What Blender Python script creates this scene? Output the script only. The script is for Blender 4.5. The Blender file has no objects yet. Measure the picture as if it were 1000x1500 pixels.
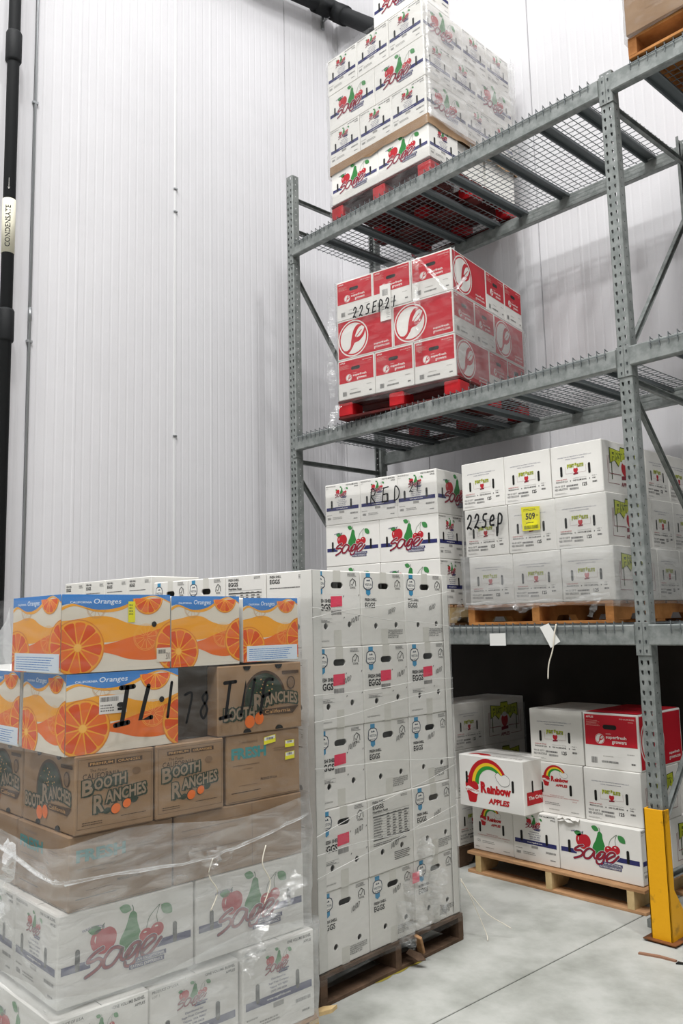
import bpy, bmesh, math, random
from mathutils import Vector, Matrix
from mathutils.geometry import tessellate_polygon
random.seed(7)
SC = bpy.context.scene
COL = SC.collection

# ------------------------------------------------------------------ camera
CAM_F = 1234.98
cam = bpy.data.cameras.new('camera')
cam.sensor_fit = 'AUTO'; cam.sensor_width = 36.0; cam.lens = CAM_F / 1500 * 36
cam.clip_start = .02; cam.clip_end = 60
co = bpy.data.objects.new('camera', cam); COL.objects.link(co)
_A = Vector((0.68000538, 0.73285039, -0.02286881)); _B = Vector((0.11051507, -0.07161243, 0.99129112)); _F = Vector((-0.72483039, 0.67661064, 0.12968786))
_m = Matrix((( _A.x, _B.x, -_F.x, 2.1986), (_A.y, _B.y, -_F.y, -4.12008), (_A.z, _B.z, -_F.z, 1.59738), (0, 0, 0, 1)))
co.matrix_world = _m
SC.camera = co
# ------------------------------------------------------------------ world, lights, exposure
W = bpy.data.worlds.new('world'); SC.world = W; W.use_nodes = True
W.node_tree.nodes['Background'].inputs[0].default_value = (.8, .85, .9, 1)
W.node_tree.nodes['Background'].inputs[1].default_value = .05
def area(name, loc, sx, sy, power, col=(1, .997, .985)):
    l = bpy.data.lights.new(name, 'AREA'); l.shape = 'RECTANGLE'; l.size = sx; l.size_y = sy; l.energy = power; l.color = col
    o = bpy.data.objects.new(name, l); COL.objects.link(o); o.location = loc
    return o
LZ = 13.4
for lx, ly, le in ((-1.9, -1.6, 60), (1.8, -1.2, 120), (-.6, -4.9, 460), (2.6, -4.8, 920), (6.2, -3.0, 800), (0.2, -8.2, 800), (4.6, -8.4, 860)):
    area('ceiling_lamp', (lx, ly, LZ), 1.5, .6, le)
SC.view_settings.view_transform = 'Standard'; SC.view_settings.look = 'None'
SC.view_settings.gamma = 1; SC.view_settings.exposure = -0.42; SC.view_settings.use_curve_mapping = False
try:
    SC.cycles.max_bounces = 8; SC.cycles.transparent_max_bounces = 12; SC.cycles.diffuse_bounces = 4; SC.cycles.sample_clamp_indirect = 6
except Exception: pass

# ------------------------------------------------------------------ materials
def lin(h):
    if isinstance(h, str):
        v = [int(h[i:i+2], 16) / 255 for i in (0, 2, 4)]
    else: v = h
    return tuple(c / 12.92 if c <= .04045 else ((c + .055) / 1.055) ** 2.4 for c in v)
MATS = {}
def mat(key, hexc=None, rough=.6, metal=0., var=0., scale=8., bump=0., bscale=60., stretch=(1, 1, 1), col2=None, spec=.3, lo=.35, hi=.65, detail=5):
    if key in MATS: return MATS[key]
    m = bpy.data.materials.new(key); m.use_nodes = True; n = m.node_tree.nodes; l = m.node_tree.links
    b = n['Principled BSDF']; c = lin(hexc)
    b.inputs['Roughness'].default_value = rough; b.inputs['Metallic'].default_value = metal
    b.inputs['Base Color'].default_value = (*c, 1)
    if 'Specular IOR Level' in b.inputs: b.inputs['Specular IOR Level'].default_value = spec
    tc = None
    if var or col2 or bump:
        tc = n.new('ShaderNodeTexCoord'); mp = n.new('ShaderNodeMapping'); mp.inputs['Scale'].default_value = stretch
        l.new(tc.outputs['Object'], mp.inputs[0])
    if var or col2:
        t = n.new('ShaderNodeTexNoise'); t.inputs['Scale'].default_value = scale; t.inputs['Detail'].default_value = detail; t.inputs['Roughness'].default_value = .62
        l.new(mp.outputs[0], t.inputs['Vector'])
        r = n.new('ShaderNodeValToRGB'); r.color_ramp.elements[0].position = lo; r.color_ramp.elements[1].position = hi
        c2 = lin(col2) if col2 else tuple(x * (1 - var) for x in c)
        r.color_ramp.elements[0].color = (*c2, 1); r.color_ramp.elements[1].color = (*c, 1)
        l.new(t.outputs['Fac'], r.inputs[0]); l.new(r.outputs[0], b.inputs['Base Color'])
    if bump:
        t2 = n.new('ShaderNodeTexNoise'); t2.inputs['Scale'].default_value = bscale; t2.inputs['Detail'].default_value = 4
        l.new(mp.outputs[0], t2.inputs['Vector'])
        bp = n.new('ShaderNodeBump'); bp.inputs['Strength'].default_value = bump; bp.inputs['Distance'].default_value = .01
        l.new(t2.outputs['Fac'], bp.inputs['Height']); l.new(bp.outputs[0], b.inputs['Normal'])
    MATS[key] = m
    return m
M_WALL = mat('panel_white', 'd5d4d7', .5, 0, var=.05, scale=1.3, bump=.05, bscale=90)
M_JOINT = mat('joint_grey', '8f9194', .6)
M_CEIL = mat('ceiling_white', 'b0b0b0', .7)
M_DIM = mat('dim_wall', '6a6a68', .8)
M_FLOOR = mat('concrete', 'b2b3ae', .55, 0, col2='888a83', scale=2.6, bump=.15, bscale=30, lo=.28, hi=.58, detail=12)
M_FLOORD = mat('joint_dark', '3a3734', .9)
M_GALV = mat('galvanised', '8f9391', .5, .3, col2='787d7b', scale=16, bump=.06, bscale=50, lo=.4, hi=.6)
M_GALVD = mat('galvanised_wire', '6f7577', .5, .4)
M_YEL = mat('yellow_paint', 'e0a210', .5, 0, col2='8f6a22', scale=7, bump=.1, lo=.33, hi=.43, detail=9)
M_RUST = mat('rusty_plate', '7a4a26', .85, 0, col2='3f2a1c', scale=14)
M_WOOD = mat('pallet_wood', 'b9906a', .8, 0, col2='96704c', scale=5, stretch=(1, 1, 6), bump=.25, bscale=25)
M_WOODL = mat('stringer_wood', 'c9b083', .8, 0, col2='a98d60', scale=6, bump=.2)
M_WOODO = mat('orange_wood', 'b98048', .8, 0, col2='945f30', scale=6, bump=.2)
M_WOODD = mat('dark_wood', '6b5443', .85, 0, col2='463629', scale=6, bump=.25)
M_REDW = mat('red_pallet', 'b8121c', .5, 0, col2='8e0f16', scale=6, bump=.1)
M_BLACK = mat('black_foam', '16181a', .65, 0, bump=.15, bscale=80)
M_STEEL = mat('bright_steel', 'a3a6a8', .35, .7)
M_CARTON = mat('white_board', 'e3e1dc', .55, 0, var=.05, scale=5, bump=.06, bscale=22)
M_CARTON2 = mat('white_board_matte', 'dedcd6', .6, 0, var=.06, scale=5, bump=.1, bscale=18)
M_BROWN = mat('brown_board', '9e8163', .7, 0, col2='8e7154', scale=5, bump=.1, bscale=25)
M_TAPE = mat('tape_grey', 'b9b7ae', .3)
M_PAPER = mat('paper_white', 'dcdcd8', .6)
INK = dict(navy='2c2f63', red='b3202c', dred='8c1d2a', green='2f7d3c', dgreen='23512c', leaf='3f8448', white='e4e2dd', black='1b1b1c', grey='6b6a69', lgrey='9a9894',
           sfred='bd1e2d', yg='b9c13a', fgreen='3a4a20', maroon='7d2233', orange='e5702a', dorange='d9541e', gold='efa630', lgold='f5bc55', rim='d9822a', blue='3f7fc4', lblue='d9e4ee',
           eblue='3b8bb5', enavy='273549', pink='e03a5a', ltan='c89a62', brownink='4a3626', teal='3f8787', cream='ded7c8', rainred='b51a22', rainyel='e8c02a', raingrn='2f8f35',
           ylab='e8e021', scuff='a9a6a0', bdark='2e3a2c', cardedge='7a6048', hole_shade='161513', tapetint='d0cec6', boothtan='94806a')
def ink(k): return mat('ink_' + k, INK[k], .55)

def film_mat(key, base, streak, tint='e8eaea', rough=.18, scale=7, stretch=(1, 1, 3.5), bump=.35):
    m = bpy.data.materials.new(key); m.use_nodes = True; nt = m.node_tree; n = nt.nodes; l = nt.links
    n.clear(); out = n.new('ShaderNodeOutputMaterial')
    tr = n.new('ShaderNodeBsdfTransparent'); tr.inputs[0].default_value = (.985, .985, .985, 1)
    di = n.new('ShaderNodeBsdfDiffuse'); di.inputs[0].default_value = (*lin(tint), 1)
    gl = n.new('ShaderNodeBsdfGlossy'); gl.inputs[0].default_value = (.95, .95, .95, 1); gl.inputs['Roughness'].default_value = rough
    mx = n.new('ShaderNodeMixShader'); mx.inputs[0].default_value = .35; l.new(di.outputs[0], mx.inputs[1]); l.new(gl.outputs[0], mx.inputs[2])
    tc = n.new('ShaderNodeTexCoord'); mp = n.new('ShaderNodeMapping'); mp.inputs['Scale'].default_value = stretch; mp.inputs['Rotation'].default_value = (.12, .1, 0)
    l.new(tc.outputs['Object'], mp.inputs[0])
    t = n.new('ShaderNodeTexNoise'); t.inputs['Scale'].default_value = scale; t.inputs['Detail'].default_value = 7; t.inputs['Distortion'].default_value = .8
    l.new(mp.outputs[0], t.inputs['Vector'])
    mr = n.new('ShaderNodeMapRange'); mr.inputs['From Min'].default_value = .42; mr.inputs['From Max'].default_value = .75
    mr.inputs['To Min'].default_value = base; mr.inputs['To Max'].default_value = base + streak; l.new(t.outputs['Fac'], mr.inputs[0])
    lw = n.new('ShaderNodeLayerWeight'); lw.inputs[0].default_value = .25
    ad = n.new('ShaderNodeMath'); ad.operation = 'MULTIPLY_ADD'; ad.inputs[1].default_value = .35; l.new(lw.outputs['Fresnel'], ad.inputs[0]); l.new(mr.outputs[0], ad.inputs[2])
    ad.use_clamp = True
    bp = n.new('ShaderNodeBump'); bp.inputs['Strength'].default_value = bump; bp.inputs['Distance'].default_value = .02; l.new(t.outputs['Fac'], bp.inputs['Height'])
    l.new(bp.outputs[0], gl.inputs['Normal'])
    fin = n.new('ShaderNodeMixShader'); l.new(ad.outputs[0], fin.inputs[0]); l.new(tr.outputs[0], fin.inputs[1]); l.new(mx.outputs[0], fin.inputs[2])
    l.new(fin.outputs[0], out.inputs[0]); MATS[key] = m
    return m
F_HEAVY = film_mat('film_heavy', .2, .26)
F_MED = film_mat('film_medium', .1, .18)
F_WHITE = film_mat('film_white', .12, .28, tint='f6f6f6')
F_LIGHT = film_mat('film_light', .02, .08)
F_LOOSE = film_mat('film_loose', .05, .35, scale=18, rough=.12)

# ------------------------------------------------------------------ mesh helpers
class MB:
    def __init__(s): s.v = []; s.f = []; s.mi = []; s.cur = 0
    def add(s, vs, fs):
        b = len(s.v); s.v += [tuple(v) for v in vs]
        for f in fs: s.f.append([b + i for i in f]); s.mi.append(s.cur)
    def box(s, x0, x1, y0, y1, z0, z1, c=0.):
        if c <= 0:
            s.add([(x, y, z) for x in (x0, x1) for y in (y0, y1) for z in (z0, z1)],
                  [(0, 1, 3, 2), (4, 6, 7, 5), (0, 4, 5, 1), (2, 3, 7, 6), (0, 2, 6, 4), (1, 5, 7, 3)])
            return
        X, Y, Z = (x0, x1), (y0, y1), (z0, z1); sg = (1, -1)
        idx = {}; vs = []
        for i in (0, 1):
            for j in (0, 1):
                for k in (0, 1):
                    for a in range(3):
                        p = [X[i] + sg[i] * c, Y[j] + sg[j] * c, Z[k] + sg[k] * c]; p[a] = (X[i], Y[j], Z[k])[a]
                        idx[(i, j, k, a)] = len(vs); vs.append(p)
        fs = []
        for a in range(3):
            b, d = [q for q in range(3) if q != a]
            for e in (0, 1):
                q = []
                for u, w in ((0, 0), (1, 0), (1, 1), (0, 1)):
                    t = [0, 0, 0]; t[a] = e; t[b] = u; t[d] = w; q.append(idx[(*t, a)])
                fs.append(q)
            for u in (0, 1):
                for w in (0, 1):
                    t = [0, 0, 0]; t[b] = u; t[d] = w; t1 = list(t); t1[a] = 1
                    fs.append([idx[(*t, b)], idx[(*t1, b)], idx[(*t1, d)], idx[(*t, d)]])
        for i in (0, 1):
            for j in (0, 1):
                for k in (0, 1): fs.append([idx[(i, j, k, 0)], idx[(i, j, k, 1)], idx[(i, j, k, 2)]])
        s.add(vs, fs)
    def tube(s, pts, r, n=8, cap=True):
        pts = [Vector(p) for p in pts]; rings = []
        rr = r if isinstance(r, (list, tuple)) else [r] * len(pts)
        up = None
        for i, p in enumerate(pts):
            d = (pts[min(i + 1, len(pts) - 1)] - pts[max(i - 1, 0)]).normalized()
            if up is None: up = Vector((0, 0, 1)) if abs(d.z) < .9 else Vector((1, 0, 0))
            u = d.cross(up).normalized(); w = d.cross(u).normalized(); up = -w if False else up
            rings.append([p + (u * math.cos(2 * math.pi * k / n + math.pi / n) + w * math.sin(2 * math.pi * k / n + math.pi / n)) * rr[i] for k in range(n)])
        vs = [q for R in rings for q in R]; fs = []
        for i in range(len(pts) - 1):
            for k in range(n): fs.append([i * n + k, i * n + (k + 1) % n, (i + 1) * n + (k + 1) % n, (i + 1) * n + k])
        if cap: fs.append(list(range(n))[::-1]); fs.append([(len(pts) - 1) * n + k for k in range(n)])
        s.add(vs, fs)
    def prism(s, poly, z0, z1, tf=None):
        n = len(poly); vs = [(x, y, z0) for x, y in poly] + [(x, y, z1) for x, y in poly]
        fs = [[i, (i + 1) % n, n + (i + 1) % n, n + i] for i in range(n)] + [list(range(n))[::-1], list(range(n, 2 * n))]
        if tf: vs = [tf(v) for v in vs]
        s.add(vs, fs)
    def mesh(s, name, mats, smooth=False):
        me = bpy.data.meshes.new(name); me.from_pydata(s.v, [], s.f)
        for m in (mats if isinstance(mats, (list, tuple)) else [mats]): me.materials.append(m)
        if any(s.mi): me.polygons.foreach_set('material_index', s.mi)
        bm = bmesh.new(); bm.from_mesh(me); bmesh.ops.recalc_face_normals(bm, faces=bm.faces); bm.to_mesh(me); bm.free()
        if smooth: me.polygons.foreach_set('use_smooth', [True] * len(me.polygons))
        me.update(); return me
def link(name, data, parent=None, loc=(0, 0, 0), rz=0., mtx=None):
    o = bpy.data.objects.new(name, data); COL.objects.link(o)
    if parent is not None: o.parent = parent
    if mtx is not None: o.matrix_local = mtx
    else: o.location = loc; o.rotation_euler = (0, 0, rz)
    return o
def tag(o, label, cat, group=None, kind=None):
    if label: o['label'] = label
    if cat: o['category'] = cat
    if group: o['group'] = group
    if kind: o['kind'] = kind
    return o
def empty(name, loc=(0, 0, 0), rz=0.):
    o = bpy.data.objects.new(name, None); COL.objects.link(o); o.location = loc; o.rotation_euler = (0, 0, rz); o.empty_display_size = .1
    return o

# ------------------------------------------------------------------ flat print canvas (centimetres)
def clip(poly, x0, y0, x1, y1):
    for ax, v, sg in ((0, x0, 1), (0, x1, -1), (1, y0, 1), (1, y1, -1)):
        out = []
        for i in range(len(poly)):
            a, b = poly[i - 1], poly[i]; ia = sg * (a[ax] - v) >= 0; ib = sg * (b[ax] - v) >= 0
            if ia != ib:
                t = (v - a[ax]) / (b[ax] - a[ax]); out.append((a[0] + t * (b[0] - a[0]), a[1] + t * (b[1] - a[1])))
            if ib: out.append(b)
        poly = out
        if not poly: return []
    return poly
_TX = {}
def glyphs(s, bold):
    k = (s, bold)
    if k not in _TX:
        cu = bpy.data.curves.new('t', 'FONT'); cu.body = s; cu.dimensions = '2D'; cu.fill_mode = 'BOTH'; cu.resolution_u = 2; cu.offset = bold
        o = bpy.data.objects.new('t', cu); me = o.to_mesh()
        vs = [(v.co.x, v.co.y) for v in me.vertices]; fs = [list(p.vertices) for p in me.polygons]
        o.to_mesh_clear(); bpy.data.objects.remove(o); bpy.data.curves.remove(cu)
        if not vs: vs = [(0, 0), (1, 0), (1, 1)]; fs = [[0, 1, 2]]
        x0 = min(v[0] for v in vs); x1 = max(v[0] for v in vs); y0 = min(v[1] for v in vs); y1 = max(v[1] for v in vs)
        _TX[k] = ([((x - x0) / (x1 - x0 or 1), (y - y0) / (y1 - y0 or 1)) for x, y in vs], fs)
    return _TX[k]
def smooth(pts, n=6):
    out = []
    P = [pts[0]] + list(pts) + [pts[-1]]
    for i in range(1, len(P) - 2):
        a, b, c, d = P[i - 1], P[i], P[i + 1], P[i + 2]
        for k in range(n):
            t = k / n
            out.append(tuple(.5 * (2 * b[j] + (c[j] - a[j]) * t + (2 * a[j] - 5 * b[j] + 4 * c[j] - d[j]) * t * t + (3 * b[j] - a[j] - 3 * c[j] + d[j]) * t ** 3) for j in (0, 1)))
    out.append(tuple(pts[-1])); return out
class Cv:
    def __init__(s, W, H): s.W = W; s.H = H; s.v = []; s.f = []; s.k = []; s.L = 0; s.keys = []; s.holes = []; s.clipon = True; s.o = (0, 0, 1, 1, 0)
    def tf(s, p):
        ox, oy, sx, sy, sh = s.o; return (ox + p[0] * sx, oy + p[1] * sy + p[0] * sx * sh)
    def raw(s, vs, fs, key):
        if key not in s.keys: s.keys.append(key)
        b = len(s.v); s.v += [(x, y, .012 * s.L) for x, y in vs]
        for f in fs: s.f.append([b + i for i in f]); s.k.append(s.keys.index(key))
    def poly(s, pts, key):
        pts = [s.tf(p) for p in pts]
        if s.clipon: pts = clip(pts, 0, 0, s.W, s.H)
        if len(pts) < 3: return
        tri = tessellate_polygon([[Vector((x, y, 0)) for x, y in pts]])
        s.raw(pts, [list(t) for t in tri], key)
    def rect(s, x, y, w, h, key): s.poly([(x, y), (x + w, y), (x + w, y + h), (x, y + h)], key)
    def ell(s, cx, cy, rx, ry, key, n=28, a0=0, a1=360):
        full = abs(a1 - a0) >= 360
        s.poly([(cx + rx * math.cos(math.radians(a0 + (a1 - a0) * i / n)), cy + ry * math.sin(math.radians(a0 + (a1 - a0) * i / n))) for i in range(n + (0 if full else 1))], key)
    def stroke(s, pts, w, key, closed=False):
        pts = [s.tf(p) for p in pts]; w = w * abs(s.o[2])
        if closed: pts = pts + [pts[0]]
        n = len(pts); vs = []; fs = []
        for i, p in enumerate(pts):
            a = pts[max(i - 1, 0)]; b = pts[min(i + 1, n - 1)]
            if closed and i in (0, n - 1): a = pts[-2]; b = pts[1]
            dx, dy = b[0] - a[0], b[1] - a[1]; L = math.hypot(dx, dy) or 1
            hw = (w[i] if isinstance(w, list) else w) / 2
            vs += [(p[0] - dy / L * hw, p[1] + dx / L * hw), (p[0] + dy / L * hw, p[1] - dx / L * hw)]
        for i in range(n - 1): fs.append([2 * i, 2 * i + 1, 2 * i + 3, 2 * i + 2])
        if s.clipon: vs = [(min(max(x, 0), s.W), min(max(y, 0), s.H)) for x, y in vs]
        s.raw(vs, fs, key)
        if not closed and w > .12:
            sv = s.o; s.o = (0, 0, 1, 1, 0)
            for p in (pts[0], pts[-1]): s.ell(p[0], p[1], w / 2, w / 2, key, 8)
            s.o = sv
    def text(s, t, x, y, w, h, key, bold=.0, shear=0., arc=0.):
        vs, fs = glyphs(t, bold)
        vs = [s.tf((x + u * w + v * h * shear, y + v * h + arc * (1 - (2 * u - 1) ** 2) * h)) for u, v in vs]
        s.raw(vs, fs, key)
    def lines(s, x, y, w, h, n, key, seed=0, fillf=.5):
        r = random.Random(seed)
        for i in range(n):
            yy = y + h * (n - 1 - i) / n; xx = x; e = x + w * r.uniform(.75, 1)
            while xx < e:
                ww = r.uniform(.02, .1) * w + .15; s.rect(xx, yy, min(ww, e - xx), h / n * fillf, key); xx += ww + .18
    def barcode(s, x, y, w, h, key='black', seed=1, bg=None):
        r = random.Random(seed)
        if bg: s.rect(x - .3, y - .3, w + .6, h + .6, bg); s.L += 1
        xx = x
        while xx < x + w:
            ww = r.choice((.08, .12, .2)); s.rect(xx, y, ww, h, key); xx += ww + r.choice((.08, .14))
    def hole(s, pts): s.holes.append([s.tf(p) for p in pts])
    def slot(s, cx, cy, w, h, n=6):
        pts = []
        if h >= w:
            for i in range(n + 1): a = math.pi * i / n; pts.append((cx + w / 2 * math.cos(a), cy + h / 2 - w / 2 + w / 2 * math.sin(a)))
            for i in range(n + 1): a = math.pi + math.pi * i / n; pts.append((cx + w / 2 * math.cos(a), cy - h / 2 + w / 2 + w / 2 * math.sin(a)))
        else:
            for i in range(n + 1): a = -math.pi / 2 + math.pi * i / n; pts.append((cx + w / 2 - h / 2 + h / 2 * math.cos(a), cy + h / 2 * math.sin(a)))
            for i in range(n + 1): a = math.pi / 2 + math.pi * i / n; pts.append((cx - w / 2 + h / 2 + h / 2 * math.cos(a), cy + h / 2 * math.sin(a)))
        s.hole(pts)
    def round_hole(s, cx, cy, r, ry=None, n=14): s.hole([(cx + r * math.cos(2 * math.pi * i / n), cy + (ry or r) * math.sin(2 * math.pi * i / n)) for i in range(n)])
    def mesh(s, name):
        if s.holes and s.v:
            s.L = max(3, int(max(v[2] for v in s.v) / .012) + 1); s.o = (0, 0, 1, 1, 0)
            for hl in s.holes:
                if max(p[0] for p in hl) - min(p[0] for p in hl) < 2.2 or getattr(s, 'dark', False): s.poly(hl, 'hole_shade')  # flat dark polygon paints the shade inside the hand hole
        me = bpy.data.meshes.new(name); me.from_pydata([(x / 100, y / 100, z / 100) for x, y, z in s.v], [], s.f)
        for k in s.keys: me.materials.append(ink(k))
        me.polygons.foreach_set('material_index', s.k); me.update(); return me

# ---- fruit logo
def leaf(c, x, y, L, ang, key='leaf', wd=.32):
    a = math.radians(ang); pts = []
    for t, k in [(i / 6, 1) for i in range(7)] + [(1 - i / 6, -1) for i in range(1, 6)]:
        u = L * t; v = k * wd * L * math.sin(math.pi * t) ** .8
        pts.append((x + u * math.cos(a) - v * math.sin(a), y + u * math.sin(a) + v * math.cos(a)))
    c.poly(pts, key)
def apple(c, x, y, w, h, key='red'):
    pts = []
    for i in range(32):
        a = 2 * math.pi * i / 32 + math.pi / 2
        r = 1 - .16 * math.exp(-((a - math.pi / 2) / .28) ** 2) - .16 * math.exp(-((a - 2.5 * math.pi) / .28) ** 2)
        px_ = r * math.cos(a); py = r * math.sin(a)
        px_ *= (.84 + .2 * (py + 1) / 2)
        pts.append((x + px_ * w / 2, y + py * h / 2))
    c.poly(pts, key)
SAGE = [[(122, 159), (72, 142), (26, 110), (20, 92), (50, 92), (92, 98), (116, 76), (100, 44), (50, 16), (6, 0)],
        [(258, 116), (225, 136), (185, 134), (140, 92), (128, 48), (144, 24), (188, 30), (236, 78), (260, 120), (250, 62), (268, 40), (298, 62), (330, 97)],
        [(390, 121), (362, 130), (330, 118), (290, 76), (286, 50), (308, 40), (345, 62), (384, 112), (372, 62), (352, 10), (318, -12), (284, -6), (278, 18)],
        [(400, 50), (450, 84), (496, 112), (500, 136), (470, 142), (434, 124), (402, 78), (406, 32), (440, 22), (490, 54), (545, 112)]]
def sage_logo(c, W, H, ox, oy, k, small=False):
    """logo in a 30 x 20 cm box, scaled by k"""
    c.o = (ox, oy, k, k, 0); L0 = c.L
    if not small:
        c.text('WASHINGTON', -1.5, 15.6, 8.0, 1.1, 'navy', .02, arc=.5, shear=0)
    apple(c, 6.3, 11.2, 10.2, 9.6); c.stroke(smooth([(6.0, 15.2), (6.0, 16.4), (6.5, 17.2)]), .35, 'dgreen')
    leaf(c, 5.5, 15.2, 5, 172)
    c.L += 1
    pear = smooth([(17.2, 19), (16, 18.2), (15.3, 16), (14.2, 13), (12.3, 9.5), (12.2, 6.5), (14, 4.8), (16.8, 4.4), (19.6, 5.6), (20.6, 8.4), (19.6, 12), (18.8, 15), (18.6, 17.6), (17.2, 19)], 3)
    c.poly([((x - 16.4) * 1.07 + 16.4, (y - 12) * 1.04 + 12) for x, y in pear], 'white'); c.L += 1; c.poly(pear, 'green')
    c.stroke(smooth([(17.2, 18.8), (17.2, 20), (16.8, 21)]), .35, 'dgreen'); leaf(c, 16.6, 19.4, 5, 158)
    c.poly([(15.6, 15.5), (16, 17), (16.3, 15.6)], 'white') if False else None
    c.L += 1
    for x, y in ((22.3, 8.6), (26.6, 9.6)): c.ell(x, y, 2.95, 2.85, 'white', 20)
    c.L += 1
    for x, y in ((22.3, 8.6), (26.6, 9.6)): c.ell(x, y, 2.65, 2.6, 'red', 20)
    c.L += 1
    for x, y in ((21.8, 9.8), (26.3, 10.9)): c.ell(x, y, .7, .3, 'white', 8)
    c.poly([(3.2, 10.8), (2.9, 12), (3.3, 13.4), (3.6, 13.3), (3.4, 12)], 'white')
    c.stroke(smooth([(22.4, 11.2), (23.6, 15), (27.4, 18.6)]), .22, 'dgreen'); c.stroke(smooth([(26.8, 12.2), (26.4, 15), (27.6, 18.6)]), .22, 'dgreen')
    leaf(c, 28.2, 18.4, 6, -42)
    sx, sy, kx, ky = -.4, .0, 28.5 / 545, .054
    for w, key in ((2.3, 'white'), (1.85, 'navy'), (1.35, 'dred')):
        c.L += 1
        for st in SAGE: c.stroke(smooth([(sx + x * kx, sy + y * ky) for x, y in st], 5), w * .78, key)
    if not small:
        c.L += 1; c.rect(18.2, -.2, 12.0, 1.6, 'navy'); c.rect(15.8, -2.3, 13.6, 1.7, 'navy'); c.L += 1
        c.text('AN EXCEPTIONAL', 18.8, .1, 10.8, 1.0, 'white', .01); c.text('EATING EXPERIENCE', 16.4, -2.0, 12.4, 1.05, 'white', .01)
    else:
        c.L += 1; c.rect(18.2, -.4, 11, 1.4, 'navy'); c.rect(16.4, -2.4, 11, 1.4, 'navy')
    c.o = (0, 0, 1, 1, 0); c.L = L0
CVS = {}
def canvas(name):
    if name in CVS: return CVS[name]
    c = globals()['cv_' + name](); CVS[name] = c; c.name = name; return c
def cv_sage_long():
    c = Cv(48, 30); c.rect(1.2, 10.6, 9.5, 2.6, 'navy'); c.rect(33, 10.6, 13.8, 2.6, 'navy'); c.L = 1
    c.slot(6.4, 14.2, 1.5, 7.2); c.slot(40.6, 14.2, 1.5, 7.2)
    sage_logo(c, 48, 30, 9.2, 8.0, .93); return c
def cv_sage_end():
    c = Cv(32, 30)
    c.text('PRODUCE OF U.S.A.', 1, 28, 9, .9, 'black', .01); c.text('LOT 1', 1, 26.6, 2.4, .7, 'grey')
    c.text('ONE VOLUME BUSHEL', 19.5, 27.8, 11, 1.0, 'black', .015); c.text('APPLES', 27, 26.2, 3.6, .9, 'black', .015)
    c.rect(1.2, 10.4, 29.4, 2.5, 'navy')
    for i, (t, w) in enumerate((('Distributed by:', 6.5), ('Sage Fruit Company', 9), ('Yakima, WA 98901', 8), ('(509) 248-5828', 7))): c.text(t, 15.5 - w / 2, 17.4 - 1.35 * i, w, .9, 'navy', .01)
    c.rect(13, 8.3, 4.6, 1.6, 'lgrey'); c.barcode(23, 6.8, 7, 1.2, 'grey', 3); c.barcode(2, 4.0, 3, 1.6, 'grey', 4)
    c.lines(7, 4.2, 9, 2, 2, 'lgrey', 5); c.lines(1.5, 7, 5, 1, 1, 'lgrey', 6); c.lines(26, 3, 4, 1.4, 1, 'grey', 9)
    c.L = 1; c.text('www.sagefruit.com', 10.2, 11.1, 10.5, 1.0, 'white', .02)
    c.slot(6.2, 14.8, 1.5, 6.4); c.slot(24, 14.8, 1.5, 6.4)
    sage_logo(c, 32, 30, 9.6, 20, .36, True); return c
def leaf_disc(c, x, y, r):
    L0 = c.L; c.ell(x, y, r, r, 'white', 40); c.L += 1; c.ell(x, y, r * .93, r * .93, 'sfred', 40); c.L += 1; c.ell(x, y, r * .85, r * .85, 'white', 40); c.L += 1
    T = lambda P: [(x + a * r, y + b * r) for a, b in P]
    c.poly(T(smooth([(-.62, -.58), (-.4, -.62), (-.2, -.45), (-.12, -.05), (.02, .42), (.3, .7), (.62, .62), (.4, .52), (.22, .3), (.14, .05), (.5, .2), (.8, .42), (.72, .05), (.4, -.22), (.1, -.28), (-.05, -.5), (-.3, -.76), (-.5, -.72)], 4)), 'sfred')
    c.L += 1; c.poly(T(smooth([(.2, 0), (.26, .26), (.45, .44), (.74, .5), (.66, .26), (.44, .04), (.2, 0)], 4)), 'white')
    c.L += 1; c.stroke(T([(.1, -.08), (.3, .14), (.56, .36)]), r * .05, 'sfred'); c.L = L0
def cv_sf_long():
    c = Cv(48, 29); c.rect(1, 1, 46, 27, 'sfred'); c.L = 1; leaf_disc(c, 14.2, 14.3, 13.2)
    c.text('superfresh', 32, 5.2, 12.2, 1.9, 'white', .02); c.text('growers.com', 32, 2.6, 13, 1.9, 'white', .02); return c
def cv_sf_end():
    c = Cv(32, 29); c.rect(1, 12, 30, 16, 'sfred'); c.L = 1; leaf_disc(c, 9.6, 15.4, 2.7)
    c.text('superfresh', 13.2, 15.4, 11.8, 2.1, 'white', .025); c.text('growers', 16.6, 12.9, 8.4, 1.9, 'white', .025); c.text("DOMEX", 13.3, 18, 3, .5, 'white')
    c.text('APPLES', 2, 26.2, 4.4, 1, 'white', .02); c.lines(2, 22.2, 8, 3.2, 5, 'cream', 3, .18); c.text('ONE VOLUME BUSHEL', 21.5, 26, 8.6, .7, 'white'); c.lines(26.5, 24.8, 3.5, .7, 1, 'cream', 3, .3)
    c.slot(15.7, 21.8, 8, 2.4); c.dark = True; c.barcode(4, 2.6, 3.6, 3.2, 'grey', 5); c.barcode(10, 3.2, 9.5, 1.1, 'grey', 8); c.lines(11, 6.4, 6, .8, 1, 'scuff', 2); c.lines(25, 8.2, 4, .8, 1, 'lgrey', 2); c.lines(27, 3.2, 2.6, 1, 1, 'black', 5, .9); return c
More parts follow.
